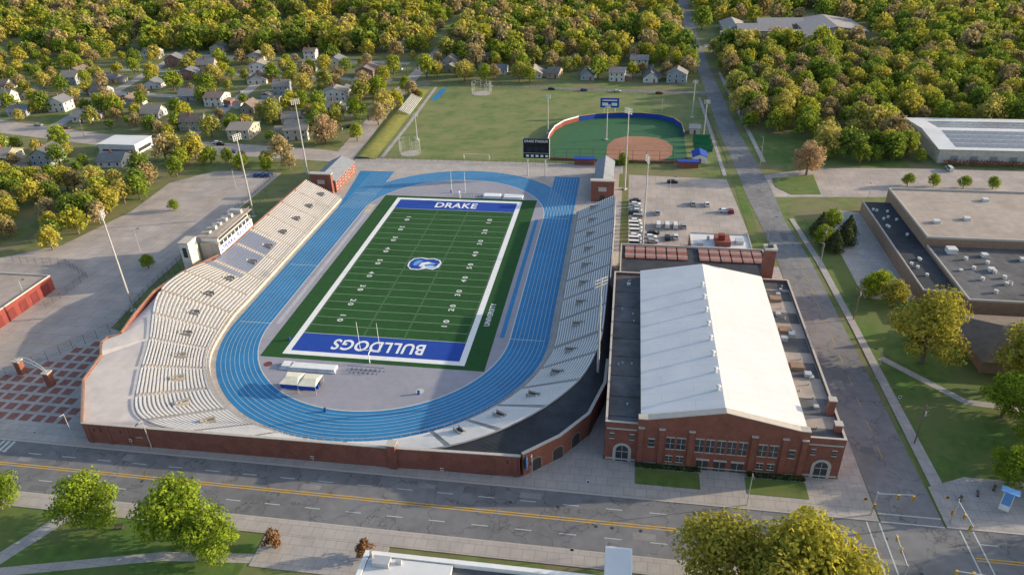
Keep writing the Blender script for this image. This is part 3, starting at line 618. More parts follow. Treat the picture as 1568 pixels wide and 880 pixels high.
# ---------------------------------------------------------------- goal posts etc.
def goal(y,s):
    L=MB(); L.cyl((0,0,0),(0,0,3.05),.14,.14,8); L.cyl((-2.82,s*1.6,3.05),(2.82,s*1.6,3.05),.09,.09,8); L.cyl((0,0,3.05),(0,s*1.6,3.05),.12,.12,8)
    for x in(-2.82,2.82): L.cyl((x,s*1.6,3.05),(x,s*1.6,12),.08,.06,8)
    o=L.make('goal_post',[M('goal_white',(.8,.8,.78))]); o.location=(0,y,0.08)
goal(-58.3,1); goal(58.3,-1)
def canopy(x,y,w_,d_,h,top=white,side=blueD,name='canopy_shelter'):
    P=root(name,x,y,0.06); L=MB()
    for a in(-1,1):
        for b in(-1,1): L.box(a*w_/2-.05,a*w_/2+.05,b*d_/2-.05,b*d_/2+.05,0,h,0)
    L.quad([(-w_/2,-d_/2-.06,h*.45),(w_/2,-d_/2-.06,h*.45),(w_/2,-d_/2-.06,h-.05),(-w_/2,-d_/2-.06,h-.05)],1)
    L.box(-w_/2+.3,w_/2-.3,-.2,.6,.1,1.1,1); L.box(-w_/2+.2,w_/2-.2,.7,1.4,.1,1.6,2)
    L.make('frame',[metal,side,steelD],P)
    v=[(-w_/2-.2,-d_/2-.2,h),(w_/2+.2,-d_/2-.2,h),(w_/2+.2,d_/2+.2,h),(-w_/2-.2,d_/2+.2,h),(-w_/2+.6,0,h+.5),(w_/2-.6,0,h+.5)]
    mesh_obj('roof',v,[(0,1,5,4),(1,2,5),(2,3,4,5),(3,0,4),(3,2,1,0)],top,P)
canopy(-16.6,-70.7,4.6,5,2.6,M('canopy_cream',(.62,.6,.5))); canopy(-11.6,-70.9,4.6,5,2.6,M('canopy_cream2',(.62,.6,.5)))
def mat_pit(x,y,w_,d_,m,name='high_jump_mat'):
    P=root(name,x,y,.06); box('mat',-w_/2,w_/2,-d_/2,d_/2,0,.75,m,P); box('mat_cover',-w_/2+.1,w_/2-.1,-d_/2+.1,d_/2-.1,.753,.85,white,P); box('mat_skirt',-w_/2-.4,w_/2+.4,-d_/2-.5,-d_/2-.01,0,.3,m,P)
for x,y,w_,d_ in((22,60.8,8,3.6),(13,61.2,7,3.4),(-14.5,-62.5,13,2.6),(-22,-62.2,3,2.5)): mat_pit(x,y,w_,d_,M('mat_grey',(.55,.57,.62)))
def hurdle_rack(x,y,n_):
    L=MB()
    for i in range(n_):
        X=i*1.3; 
        for a in(0,1.05): L.box(X+a,X+a+.05,-.02,.02,0,1.05,0); L.box(X+a,X+a+.05,-.6,0,0,.05,0)
        L.box(X,X+1.1,-.03,.03,.98,1.1,1)
    o=L.make('hurdle_row',[steelD,blueD]); o.location=(x,y,.06)
hurdle_rack(-5,-61.5,8); hurdle_rack(-4,-62.8,6); hurdle_rack(-3,61,9)
for x,y in((17,-70),(-4.5,-79.5),(-27,-50),(-5,64)):
    L=MB(); L.cyl((0,0,0),(0,0,1),.32,.36,10,0); L.cyl((0,0,1),(0,0,1.12),.38,.2,10,1); o=L.make('trash_bin',[blueD,steelD]); o.location=(x,y,.06)
sheet('shot_put_circle',[(17+1.1*math.cos(t*.4),-68.8+1.1*math.sin(t*.4)) for t in range(16)],.06,faded,sf)
sheet('discus_circle',[(-28+1.2*math.cos(t*.4),-62+1.2*math.sin(t*.4)) for t in range(16)],.06,M('ring_maroon',(.15,.05,.05)),sf)
# ---------------------------------------------------------------- practice field & softball
sheet('practice_field',[(-50,103),(-60,240),(-58,246),(108,224),(112,105)],.05,practG)
v=[];f=[]
for i in range(15):
    y=102+i*9; x=-50.5-(y-102)*.05; v+=[(x,y,.06),(x-3,y,.5),(x-6,y,.9),(x-9,y,.7),(x-11,y,.03)]
for i in range(14):
    for k in range(4): f.append((5*i+k,5*i+k+1,5*i+6+k,5*i+5+k))
mesh_obj('grass_berm',v,f,M('berm_grass',(.22,.22,.055),.95,.2,.5),None,None,True)
def bleacher(x,y,a,n_=5,L_=20):
    B=MB()
    for k in range(n_): B.box(-L_/2,L_/2,k*.8,k*.8+.45,.4+k*.35,.48+k*.35,0); B.box(-L_/2,L_/2,k*.8+.45,k*.8+.8,.1+k*.35,.16+k*.35,0)
    for i in range(int(L_/3)+1): B.box(-L_/2+i*3,-L_/2+i*3+.08,0,n_*.8,0,.1,0); B.box(-L_/2+i*3,-L_/2+i*3+.08,n_*.8-.1,n_*.8,0,.3+n_*.35,0)
    o=B.make('aluminium_bleacher',[bench]); o.location=(x,y,0.5); o.rotation_euler[2]=a
bleacher(-54.5,190,math.pi/2+.06,8,34)
fcs=root('softball_field')
sf_=[(32,108),(29,124),(28.5,138),(30,151),(34,161),(41,169),(50,174),(62,177),(74,177.5),(84,175),(91,169),(94.5,160),(95,145),(95,112),(88,107)]
sheet('outfield_turf',sf_,.066,softT,fcs)
cl=[(60,110.5),(84,110.5),(88,118),(89,130),(86.5,138),(82,143),(75,145),(67,144.5),(61,140),(58,131),(57.5,118)]
sheet('infield_clay',cl,.074,clay,fcs)
wallp('outfield_wall_red',sf_[1:6],0.05,2.2,.25,redp,fcs); wallp('outfield_wall_top',sf_[1:6],2.203,2.9,.27,white,fcs); wallp('outfield_wall_blue',sf_[5:13],.05,2.6,.25,blueD,fcs); wallp('outfield_wall_cap',sf_[5:13],2.603,2.8,.3,yellow,fcs)
wallp('backstop_fence',[(95,112),(88,106.5),(60,106.5),(32,107.5)],0,1.2,.3,brick,fcs)
b_=MB()
for x in range(34,94,6): b_.cyl((x,106,0),(x,106,6),.1,.1,6,0)
for z in(2,4,6): b_.box(34,88,105.96,106.04,z-.04,z+.04,0)
b_.make('backstop_posts',[steelD],fcs)
sheet('warmup_strip_green',rect(34,56,107.2,111),.08,greenP,fcs); sheet('warmup_strip_blue',rect(40,49,107.6,110.4),.088,blue,fcs)
for x0_ in(44,90): d_=root('dugout',0,0,0); box('dugout_walls',x0_,x0_+9,101.8,104.4,0,2.6,brick,d_); box('dugout_roof',x0_-.3,x0_+9.3,101.4,105,2.603,2.9,blueD,d_)
gable('softball_building',97,103,108,116,3,1.2,white,blueD,'y',.4); gable('equipment_shed',98,103,150,156,3,1.2,M('cream_siding',(.5,.46,.38)),slate,'x',.4)
for k,(x0_,y0_) in enumerate(((99,124),(99,133))):
    c_=root('batting_cage'); L=MB()
    for a in(0,10):
        for b in(0,3.5,7): L.cyl((x0_+a*.8,y0_+b,0),(x0_+a*.8,y0_+b,3.6),.07,.07,6,0)
    L.box(x0_,x0_+8,y0_,y0_+.06,0.1,3.3,1); L.box(x0_,x0_+8,y0_+6.9,y0_+6.96,0.1,3.3,1); L.box(x0_,x0_+8,y0_+.1,y0_+6.8,.09,.1,1); L.make('cage_frame_and_screen',[steelD,greenP],c_)
def cage(x,y,rr,h=7):
    L=MB(); P=[(rr*math.cos(t),rr*math.sin(t)) for t in [math.radians(a) for a in range(-60,241,33)]]
    for a in P: L.cyl((a[0],a[1],0),(a[0],a[1],h),.08,.08,6)
    for a,b in zip(P[:-1],P[1:]):
        for z in(.1,h/3,2*h/3,h): L.cyl((a[0],a[1],z),(b[0],b[1],z),.03,.03,4)
        for q_ in range(1,5): u=q_/5; L.cyl((a[0]+(b[0]-a[0])*u,a[1]+(b[1]-a[1])*u,.1),(a[0]+(b[0]-a[0])*u,a[1]+(b[1]-a[1])*u,h),.015,.015,3)
    o=L.make('throwing_cage',[metal]); o.location=(x,y,.06); sheet('throwing_pad',[(x+rr*.9*math.cos(t*.35),y+rr*.9*math.sin(t*.35)) for t in range(18)],.07,conc)
cage(-36,111,5); cage(-22,222,6); 
sheet('javelin_runway',rect(-50,-46,205,232),.07,blue)
gfr=MB()
for x in(-8,4): gfr.cyl((x,104,0),(x,104,3),.07,.07,6)
gfr.box(-8,4,103.95,104.05,2.95,3.05); gfr.cyl((-8,104,3),(-8,106,0),.04,.04,5); gfr.cyl((4,104,3),(4,106,0),.04,.04,5); gfr.make('soccer_goal',[white])
def fence(name,pts,h,mat=steelD,gap=3,par=None):
    L=MB()
    for a,b in zip(pts[:-1],pts[1:]):
        d=math.hypot(b[0]-a[0],b[1]-a[1]); n_=max(1,int(d/gap))
        for i in range(n_): t=i/n_; L.cyl((a[0]+(b[0]-a[0])*t,a[1]+(b[1]-a[1])*t,0),(a[0]+(b[0]-a[0])*t,a[1]+(b[1]-a[1])*t,h),.05,.05,4)
        for z in [h*k/5 for k in range(1,6)]: L.cyl((a[0],a[1],z),(b[0],b[1],z),.03,.03,4)
    L.make(name,[mat])
fence('chain_link_fence',[(-82,52),(-82.5,-20),(-79,-46),(-84,-56),(-97,-76),(-130,-85)],3.2); fence('chain_link_fence',[(-62,96),(-50,100),(66,100),(66,93)],2.4); fence('chain_link_fence',[(-60,242),(108,222),(112,106)],2); fence('parking_fence',[(-90,84),(-88,10),(-86,-30),(-83,-46)],2,steelD)
fence('chain_link_fence',[(-112,-42),(-112,-22),(-126,-14),(-150,-14)],2.6)
ea=MB()
for k in range(12):
    t0=math.pi*k/12;t1=math.pi*(k+1)/12
    for dz in(0,1.2): ea.cyl((-88+6*math.cos(t0),-76-2*math.cos(t0),3.2+2.2*math.sin(t0)+dz),(-88+6*math.cos(t1),-76-2*math.cos(t1),3.2+2.2*math.sin(t1)+dz),.12,.12,6,1)
for t in(0,math.pi): x=-88+6*math.cos(t);y=-76-2*math.cos(t); ea.box(x-.8,x+.8,y-.8,y+.8,0,4.2,0); ea.box(x-1,x+1,y-1,y+1,4.203,4.5,2)
ea.make('entrance_arch',[brick,metal,stone])
# ---------------------------------------------------------------- other large buildings
rbx=root('red_shed'); box('shed_walls',-140,-118,-62,-30,0,5,redp,rbx); sheet('shed_roof',rect(-139.6,-118.4,-61.6,-30.4),5.02,tanR,rbx); wallp('shed_parapet',[(-139.8,-61.8),(-118.2,-61.8),(-118.2,-30.2),(-139.8,-30.2)],5.003,5.4,.35,stone,rbx,True)
L=MB()
for k in range(6): L.box(-117.98,-117.9,-60+k*5,-57+k*5,.2,3.6,0)
L.box(-132,-128,-50,-45,5.03,6.4,1); L.make('shed_doors',[M('shed_door_red',(.15,.03,.03)),metal],rbx)
sc=root('school_building')
box('main_block',166,260,20,63,0,8,brownW,sc); sheet('main_roof',rect(166.5,259.5,20.5,62.5),8.02,tanR,sc); wallp('main_parapet',[(166.2,20.2),(259.8,20.2),(259.8,62.8),(166.2,62.8)],8.003,8.7,.45,stone,sc,True)
box('low_block',156,166,-10,58,0,4.6,brownW,sc); sheet('low_roof',rect(156.3,165.8,-9.7,57.7),4.62,darkR,sc); wallp('low_parapet',[(156.2,57.8),(156.2,-9.8),(166,-9.8)],4.603,5.1,.35,stone,sc)
box('mid_block',166.2,240,-16,19.8,0,5.4,brownW,sc); sheet('mid_roof',rect(166.5,239.7,-15.7,19.5),5.42,greyR,sc); wallp('mid_parapet',[(166.4,19.6),(166.4,-15.8),(239.8,-15.8)],5.403,6,.4,stone,sc)
random.seed(11); L=MB()
for k in range(36):
    x=random.uniform(170,225);y=random.uniform(-12,16);s=random.uniform(.4,1.5); (L.box(x-s,x+s,y-s,y+s,5.43,5.5+s*1.1,0) if k%2 else L.cyl((x,y,5.43),(x,y,6.4),.5,.6,10,0))
for k in range(14): x=random.uniform(157.5,164);y=random.uniform(-6,52); L.cyl((x,y,4.63),(x,y,5.4),.45,.5,10,0)
for k in range(8): x=random.uniform(172,240);y=random.uniform(24,58); L.box(x-1,x+1,y-1,y+1,8.03,9,0)
L.make('rooftop_units',[M('unit_white',(.55,.55,.55))],sc)
hr=root('brown_hip_roof_building'); box('walls',160,215,-44,-22,0,4,brownW,hr)
mesh_obj('roof',[(159,-45,4.01),(216,-45,4.01),(216,-21,4.01),(159,-21,4.01),(168,-33,8),(207,-33,8)],[(0,1,5,4),(1,2,5),(2,3,4,5),(3,0,4),(3,2,1,0)],brownR,hr)
wh=root('white_warehouse'); box('warehouse_walls',203,330,117,163,0,6.5,M('warehouse_beige',(.5,.47,.42)),wh); mesh_obj('warehouse_roof',[(202,116,6.5),(331,116,6.5),(331,140,8.6),(202,140,8.6),(331,164,6.5),(202,164,6.5)],[(0,1,2,3),(3,2,4,5),(0,3,5)],whiteR,wh)
L=MB(); pvm=M('solar_panel',(.16,.17,.2),.4,.1,1,spec=.6)
for i in range(26):
    for j in range(4):
        x=210+i*4.4;y=119+j*4.8; z=lambda yy:6.5+(yy-116)/24*2.1+.08
        L.quad([(x,y,z(y)),(x+4,y,z(y)),(x+4,y+4.2,z(y+4.2)),(x,y+4.2,z(y+4.2))]) 
for i in range(26):
    for j in range(3):
        x=210+i*4.4;y=142+j*5; z=lambda yy:8.6-(yy-140)/24*2.1+.08
        L.quad([(x,y,z(y)),(x+4,y,z(y)),(x+4,y+4.2,z(y+4.2)),(x,y+4.2,z(y+4.2))])
L.make('solar_panels',[pvm],wh)
L=MB()
for k in range(14): L.box(208+k*8,211+k*8,116.9,116.99,.1,3.4,0)
L.make('loading_doors',[M('door_grey',(.25,.26,.28))],wh)
cc=root('far_school_complex'); cmat=M('complex_brick',(.36,.28,.23)); crf=M('complex_roof',(.30,.28,.28))
for (a,b,c_,d_,h) in((135,160,372,395,7),(150,190,398,420,8),(175,210,375,392,8),(200,245,395,450,8),(170,205,430,452,7),(140,158,405,445,7)):
    gable('wing',a,b,c_,d_,h*.65,h*.45,cmat,crf,'x' if b-a>d_-c_ else 'y',1,True,par=cc)
sheet('complex_drive',[(122,362),(250,362),(250,372),(122,372)],.03,conc,cc)
sbd=root('south_campus_building'); box('walls',24,66,-170,-128,0,9.6,brick,sbd); sheet('roof',rect(24.4,65.6,-169.6,-128.4),9.62,greyR,sbd); wallp('parapet',[(24.2,-169.8),(65.8,-169.8),(65.8,-128.2),(24.2,-128.2)],9.603,10.6,.9,white,sbd,True)
box('roof_panel_white',24.8,40,-160,-128.9,9.64,10.4,whiteR,sbd); box('east_block',66.3,71,-165,-121.5,0,10.8,white,sbd); sheet('east_block_roof',rect(66.4,70.7,-164,-121.9),10.82,whiteR,sbd)
sheet('roof_panel_mid',rect(40.1,65.2,-160,-131.5),9.66,whiteR,sbd)
L=MB(); L.box(26,29,-131,-129.2,10.42,11.4,0); L.box(30,31,-130,-129.4,10.42,11.2,0); L.cyl((25.3,-129,10),(25.3,-129,12),.3,.3,8,0); L.box(47,62,-131.4,-130,9.64,9.9,1); L.make('roof_units',[metal,concP],sbd)
ks=root('digital_kiosk_sign',146,-93,0,-.5); box('post_panel',-.9,.9,-.25,.25,0.12,5.4,white,ks); box('screen',-.75,.75,-.31,-.26,1.9,5.1,lgb,ks); box('screen_back',-.75,.75,.26,.31,1.9,5.1,lgb,ks); box('base',-1.1,1.1,-.5,.5,0,.4,conc,ks); box('canopy',-1.6,1.6,-.9,.9,5.403,5.6,lgb,ks)
def sign(x,y,m=None):
    L=MB(); L.cyl((0,0,0),(0,0,2.6),.04,.04,6,0); L.box(-.35,.35,-.04,-.0,1.9,2.7,1); L.box(-.25,.25,-.05,-.042,2.05,2.55,2); o=L.make('street_sign',[metal,m or white,steelD]); o.location=(x,y,.1)
for x,y in((-70,-98),(-45,-97.8),(0,-98),(30,-98),(62,-97.8),(118.5,-95.5),(135,-93),(135.5,-60),(-20,-116),(60,-116)): sign(x,y,yellow if x in(118.5,135) else white)
def park_bench(x,y,a=0):
    L=MB()
    for z,yy in((.45,0),(.45,.17),(.45,.34)): L.box(-.9,.9,yy,yy+.13,z,z+.04,0)
    for z in(.6,.75,.9): L.box(-.9,.9,.48,.52,z,z+.1,0)
    for xx in(-.8,.75): L.box(xx,xx+.05,0,.5,0,.45,1); L.box(xx,xx+.05,.46,.5,.45,1,1)
    o=L.make('park_bench',[bark,steelD]); o.location=(x,y,.1); o.rotation_euler[2]=a
for x,y,a in((-33,-121,.2),(-20,-122,.1),(143,-89,1.2),(147,-87,1.0),(139,-91,1)): park_bench(x,y,a)
# ---------------------------------------------------------------- cars
tyre=M('tyre',(.02,.02,.02),.9)
def car_mesh(nm,paint,van=False):
    L=MB(); w_=.9
    P=[(-2.25,.35),(2.25,.35),(2.3,.75),(1.35,.92),(.55,1.42),(-1.25,1.45),(-2.05,.98),(-2.3,.9)] if not van else [(-2.5,.35),(2.5,.35),(2.55,.95),(1.75,1.1),(1.15,1.85),(-2.4,1.9),(-2.52,.9)]
    n_=len(P); b=0
    ins=[.0 if z<1.05 else .16 for x,z in P]
    L.v+=[(x,-w_+i,z) for (x,z),i in zip(P,ins)]+[(x,w_-i,z) for (x,z),i in zip(P,ins)]
    L.f.append(tuple(range(n_))); L.m.append(0); L.f.append(tuple(range(2*n_-1,n_-1,-1))); L.m.append(0)
    for i in range(n_): L.f.append((i,n_+i,n_+(i+1)%n_,(i+1)%n_)); L.m.append(0)
    zt=1.36 if not van else 1.75; xa,xb=(-1.3,.5) if not van else (-2.2,1.0)
    for s in(-1,1): L.quad([(xa-.3,s*(w_-.03),1.02),(xb+.55,s*(w_-.03),1.02),(xb,s*(w_-.12),zt),(xa,s*(w_-.12),zt)],1)
    if van: L.quad([(1.78,-.72,1.14),(1.78,.72,1.14),(1.2,.62,1.86),(1.2,-.62,1.86)],1)
    else: L.quad([(1.32,-.76,.97),(1.32,.76,.97),(.6,.66,1.43),(.6,-.66,1.43)],1); L.quad([(-2.02,.74,1.05),(-2.02,-.74,1.05),(-1.32,-.66,1.47),(-1.32,.66,1.47)],1)
    for x in(-1.4,1.4):
        for s in(-1,1): L.cyl((x,s*.72,.33),(x,s*.93,.33),.33,.33,12,2)
    for s in(-.6,.6): L.box(2.27,2.32,s-.2,s+.2,.6,.74,3); L.box(-2.34,-2.28,s-.2,s+.2,.65,.8,4)
    o=L.make(nm,[paint,glass,tyre,white,redp]); me=o.data; bpy.data.objects.remove(o); return me
paints=[M('paint_car_white',(.62,.62,.62),.3,.02,1,spec=.5),M('paint_car_silver',(.4,.41,.43),.3,.02,1,metal=.4),M('paint_car_black',(.02,.02,.025),.25,.02,1),M('paint_car_blue',(.03,.07,.2),.3,.02,1),M('paint_car_red',(.25,.02,.02),.3,.02,1)]
CM=[car_mesh('car_%d'%i,pp_,False) for i,pp_ in enumerate(paints)]; VM=[car_mesh('van_%d'%i,pp_,True) for i,pp_ in enumerate(paints[:3])]
def car(x,y,a,c=0,van=False):
    o=bpy.data.objects.new('parked_van' if van else 'parked_car',(VM if van else CM)[c]); COL.objects.link(o); o.location=(x,y,.035); o.rotation_euler[2]=a
random.seed(5)
for k,y in enumerate((19,22,25.2,28.6,31.8,35,38.4,41.6,45,48,51,54,57.5,61)): car(71.6+random.uniform(-.3,.3),y,random.choice([0,math.pi])+random.uniform(-.05,.05),random.choice([0,0,0,1,2]),random.random()<.6)
for k,x in enumerate((79,82.2,85.2,88.3)): car(x+1,38.5,math.pi/2,[0,0,0,1][k],k<3)
for x,y,a,c in((87,83,0,2),(105.5,54,.1,0),(108,54,1.57,4),(77,28,0,0),(78,31.5,0,2),(77.5,24.5,0,1),(83,28,1.57,2),(86,29,1.57,0),(80,50,1.57,1),(94,60,1.57,1),(99.4,60,1.57,0),(205,108,1.57,0),(118,-150,1.57,1),(-140,118,0,0),(-137,116,0,2),(-260,140,0,1),(-90,280,1.6,0),(-125,105,0,3),(-73.5,180,1.6,1),(-240,136,.15,4),(-200,118,.1,0),(-81,150,1.6,2),(-165,160,1.5,0),(-170,185,1.5,3),(-176,215,1.5,1),(-130,196,.1,0),(-200,207,.1,4),(-240,211,.1,0),(-140,256,.1,2),(-220,268,.1,0)): car(x,y,a,c,x==205)
for k in range(3): car(-98+k*3,76,1.57,3)
for x,y,a,c in ((60,229.5,-.07,0),(20,233,-.07,2),(-20,237,-.07,1),(85,226.5,-.07,4),(-75,210,1.6,2),(40,231,-.07,3)): car(x,y,a,c)
# ---------------------------------------------------------------- houses
hw=[M('siding_white',(.54,.52,.49)),M('siding_cream',(.45,.39,.32)),M('siding_tan',(.36,.29,.23)),M('siding_bluegrey',(.29,.32,.36)),M('siding_brick',(.25,.13,.10)),M('siding_white2',(.57,.56,.55)),M('siding_olive',(.28,.29,.23))]
hrf=[M('shingle_grey',(.22,.21,.21),.9,.15,.6),M('shingle_brown',(.19,.15,.13),.9,.15,.6),M('shingle_dark',(.11,.11,.115),.9,.15,.6),M('shingle_tan',(.28,.25,.22),.9,.1,.6),M('shingle_slate',(.16,.17,.19),.9,.1,.6)]
HS=[(-18,275),(5,270),(21,267),(42,263),(60,261),(80,260),(98,259),(-54,277),(-108,350),(141,228),(-167,142),(-312,199),(-315,180),(-243,156),(-178,84),(-132,134),(-104,132),(-115,158),(-233,80),(-231,274),(-232,251),(-178,189),(-177,244),(-105,234),(-245,224),(-231,188),(-288,160),(-168,314),(-205,160),(-270,170),(-200,200),(-150,215),(-210,88),(-255,98),(-290,110),(-130,190),(-108,265),(-140,290),(-60,300),(-280,240),(-320,260),(-210,300),(-265,290),(-150,175),(-108,205),(-345,215),(-350,170),(-30,310),(30,305),(75,300),(-250,330),(-300,310),(-100,180),(-270,205),(-310,232),(-190,270),(-160,270)]
random.seed(21); HP=[]
for (x,y) in HS:
    x+=random.uniform(-3,3); y+=random.uniform(-3,3)
    w_=random.uniform(7.5,12.5);d_=random.uniform(8.5,15);h=random.choice([3,3,5.2,5.5]); P=root('house',x,y,0,random.choice([0,0,math.pi/2])+(.1 if x<-85 else -.05)+random.uniform(-.12,.12))
    roof=random.choice(hrf)
    gable('house',-w_/2,w_/2,-d_/2,d_/2,h,random.uniform(2.0,3.6),random.choice(hw+[hw[0],hw[5]]),roof,random.choice('xy'),.5,par=P); HP.append((x,y))
    if random.random()<.6: pc=MB(); pc.box(w_/2+.01,w_/2+4,-3,3,0,2.8,0); pc.quad([(w_/2,-3.4,3.4),(w_/2+4.4,-3.4,2.7),(w_/2+4.4,3.4,2.7),(w_/2,3.4,3.4)],1); pc.make('side_wing',[random.choice(hw),roof],P)
    if random.random()<.5: pc=MB(); g_=-w_/2-9; pc.box(g_,g_+5,4,10,0,2.6,0); pc.quad([(g_-.3,3.7,2.6),(g_+5.3,3.7,2.6),(g_+5.3,7,3.9),(g_-.3,7,3.9)],1); pc.quad([(g_-.3,7,3.9),(g_+5.3,7,3.9),(g_+5.3,10.3,2.6),(g_-.3,10.3,2.6)],1); pc.make('garage',[random.choice(hw),roof],P)
    pc=MB(); pc.box(-1.2,-.5,.3,1,h,h+4.2,0); pc.make('chimney',[brick],P)
wb=root('white_flat_building'); box('walls',-192,-172,98,112,0,5,hw[5],wb); box('roof_cap',-192.3,-171.7,97.7,112.3,5.003,5.3,whiteR,wb); L=MB(); L.box(-190,-174,97.9,97.99,1,2.6,0); L.box(-171.99,-171.9,100,110,1,2.6,0); L.make('windows',[glass],wb); HP.append((-182,105))
# ---------------------------------------------------------------- trees
def tree_mesh(nm,h,cr_,nleaf,leaf,seed,mat,th=.28,conifer=False,airy=False):
    r_=np.random.default_rng(seed)
    L=MB(); tr=h*.022+.08; L.cyl((0,0,0),(0,0,h*th),tr*1.3,tr,7); L.cyl((0,0,h*th),(0,0,h*.8),tr,tr*.25,6)
    cen=[]
    nl=13
    for i in range(nl):
        a=i*2.4+r_.uniform(-.4,.4); zz=th+ (1-th)*(.12+.75*(i/(nl-1))**.9); rad=cr_*math.sin(math.pi*min(.97,max(.12,(zz-th)/(1-th)*.8+.15)))*.72*r_.uniform(.7,1.1)
        c=np.array([math.cos(a)*rad,math.sin(a)*rad,zz*h*.95]); cen.append((c,cr_*r_.uniform(.3,.5)))
        z0=h*(th+.35*(zz-th)); L.cyl((0,0,z0),tuple(c),tr*.45,tr*.1,5)
    cen.append((np.array([0,0,h*.88]),cr_*.4)); cen.append((np.array([0,0,h*.62]),cr_*.6))
    if conifer:
        N=nleaf; t=r_.uniform(0,1,N)**.7; z=h*(.08+.92*(1-t)); rr=cr_*(t+.03)*r_.uniform(.55,1.08,N)*(1+.18*np.sin(z*4)); a=r_.uniform(0,2*np.pi,N)
        pos=np.stack([np.cos(a)*rr,np.sin(a)*rr,z],1); outw=np.stack([np.cos(a),np.sin(a),.5+0*a],1)
    else:
        w_=np.array([c[1]**2 for c in cen]); w_/=w_.sum(); idx=r_.choice(len(cen),nleaf,p=w_); C=np.array([c[0] for c in cen])[idx]; Rr=np.array([c[1] for c in cen])[idx]
        d=r_.normal(size=(nleaf,3)); d/=np.linalg.norm(d,axis=1)[:,None]; rad=Rr*r_.uniform(.35 if airy else .55,1.12,nleaf); pos=C+d*rad[:,None]*np.array([1,1,.85]); outw=d+np.array([0,0,.35])
    nrm=outw+r_.normal(size=pos.shape)*.55; nrm/=np.linalg.norm(nrm,axis=1)[:,None]
    t1=np.cross(nrm,r_.normal(size=pos.shape)); t1/=np.linalg.norm(t1,axis=1)[:,None]; t2=np.cross(nrm,t1)
    s=leaf*r_.uniform(.55,1.25,len(pos))[:,None]; s2=s*r_.uniform(.5,.9,len(pos))[:,None]
    q=np.stack([pos-t1*s-t2*s2*.4,pos+t1*s*.3-t2*s2,pos+t1*s+t2*s2*.3,pos-t1*s*.2+t2*s2],1).reshape(-1,3)
    b=len(L.v); nv=[tuple(x) for x in L.v]+[tuple(x) for x in q.tolist()]; nf=list(L.f)+[(b+4*i,b+4*i+1,b+4*i+2,b+4*i+3) for i in range(len(pos))]
    me=bpy.data.meshes.new(nm); me.from_pydata(nv,[],nf); me.materials.append(bark); me.materials.append(mat); me.polygons.foreach_set('material_index',[0]*len(L.f)+[1]*len(pos)); me.update(); return me
big=[tree_mesh('tree_big_%d'%i,18,8,5600,.4,i,m_,.2) for i,m_ in enumerate((leafY,leafY,leafG,leafG))]
med=[tree_mesh('tree_med_%d'%i,11,5.2,2600,.36,10+i,m_,.2) for i,m_ in enumerate((leafG,leafG,leafY,leafP))]
con=[tree_mesh('conifer_%d'%i,12,4.6,2600,.38,20+i,leafC,conifer=True) for i in range(2)]
sml=[tree_mesh('small_tree_%d'%i,6,2.4,900,.3,30+i,m_,.15) for i,m_ in enumerate((leafG,leafG,leafR))]
def put(nm,me,x,y,s=1,sz=None):
    o=bpy.data.objects.new(nm,me); COL.objects.link(o); o.location=(x,y,0); o.scale=(s,s,sz or s); o.rotation_euler[2]=random.uniform(0,6.28)
random.seed(9)
NT=[(0,86,-119.5,.98),(1,100,-120,1.15),(0,95,-127,1.0),(1,107,-124,.9),(2,-38,-121,.78),(3,-17,-123,.95),(2,-9,-125,.68),(2,-62,-119,.6),(0,147,-41,1.15),(1,168,-50,1.1),(2,160,-75,.75),(2,150,-85,.55),(1,182,-60,1.1),(0,200,-75,1.1),(1,225,-55,1.1),(0,190,-95,1.0),(2,215,-95,1),(0,240,-80,1.1),(0,180,-35,.8),(2,158,-62,.7)]  # the easternmost trees stand out of view, added for their shadows
for i,x,y,s in NT: put('deciduous_tree',big[i],x,y,s)
for x,y,s,m_ in((-83,122,1.35,3),(-81,164,1.1,0),(-84,209,1.2,0),(-70,222,.9,1),(144,97,1.35,3),(145,-6,.8,0),(148,-12,.8,2),(142,-8,.7,1),(-109,83,.7,0),(-114,35,.45,0),(-95,-13,.5,0),(-96,82,.55,1),(182,88,.5,0),(192,88,.5,1),(203,87,.5,0),(214,87,.5,1),(66,104,.5,1),(155,-88,.7,0),(141,40,.8,1),(136,28,.7,0)): put('deciduous_tree',med[m_],x,y,s)
for x,y,s in((139,24,.8),(144,30,.85),(137,36,.9),(147,38,.75),(150,-30,.6),(155,-25,.6)): put('pine_tree',con[int(x)%2],x,y,s,s*.85)
for x,y,m_ in((-60,212,2),(-63,216,2),(-57,208,0),(120,-122,0),(1,-121,2),(20,-121,2)): put('small_tree',sml[m_],x,y,.8)
far=[tree_mesh('forest_tree_%d'%i,13.5,6.4,440,1.0,40+i,leafF,.18,airy=(i%2==0)) for i in range(6)]
near=[tree_mesh('neighbourhood_tree_%d'%i,12,5.4,1100,.56,60+i,leafF,.2,airy=(i%2==0)) for i in range(5)]
def segd(x,y,a,b):
    ax,ay=a;bx,by=b;dx,dy=bx-ax,by-ay;t=max(0,min(1,((x-ax)*dx+(y-ay)*dy)/(dx*dx+dy*dy)));return math.hypot(x-ax-t*dx,y-ay-t*dy)
lanes=[((-160,121),(-190,330),6),((-250,140),(-290,360),6),((-90,190),(-300,215),6),((-90,300),(-330,330),6),((-88,250),(-300,275),6),((-76,97),(-79,330),8),((-79,330),(-88,500),8),((117,90),(115,400),10),((115,400),(116,900),9),((-60,102),(-180,112),10),((-180,112),(-420,162),14),((-79,243),(112,229),9)]
rects=[(-62,114,95,250),(125,255,352,458),(-265,-165,425,475),(196,335,105,170),(115,152,60,152),(150,400,55,112),(112,126,100,260)]
pts_far=[];pts_near=[]
random.seed(33)
clr=[(random.uniform(-500,650),random.uniform(330,900),random.uniform(10,20)) for _ in range(45)]
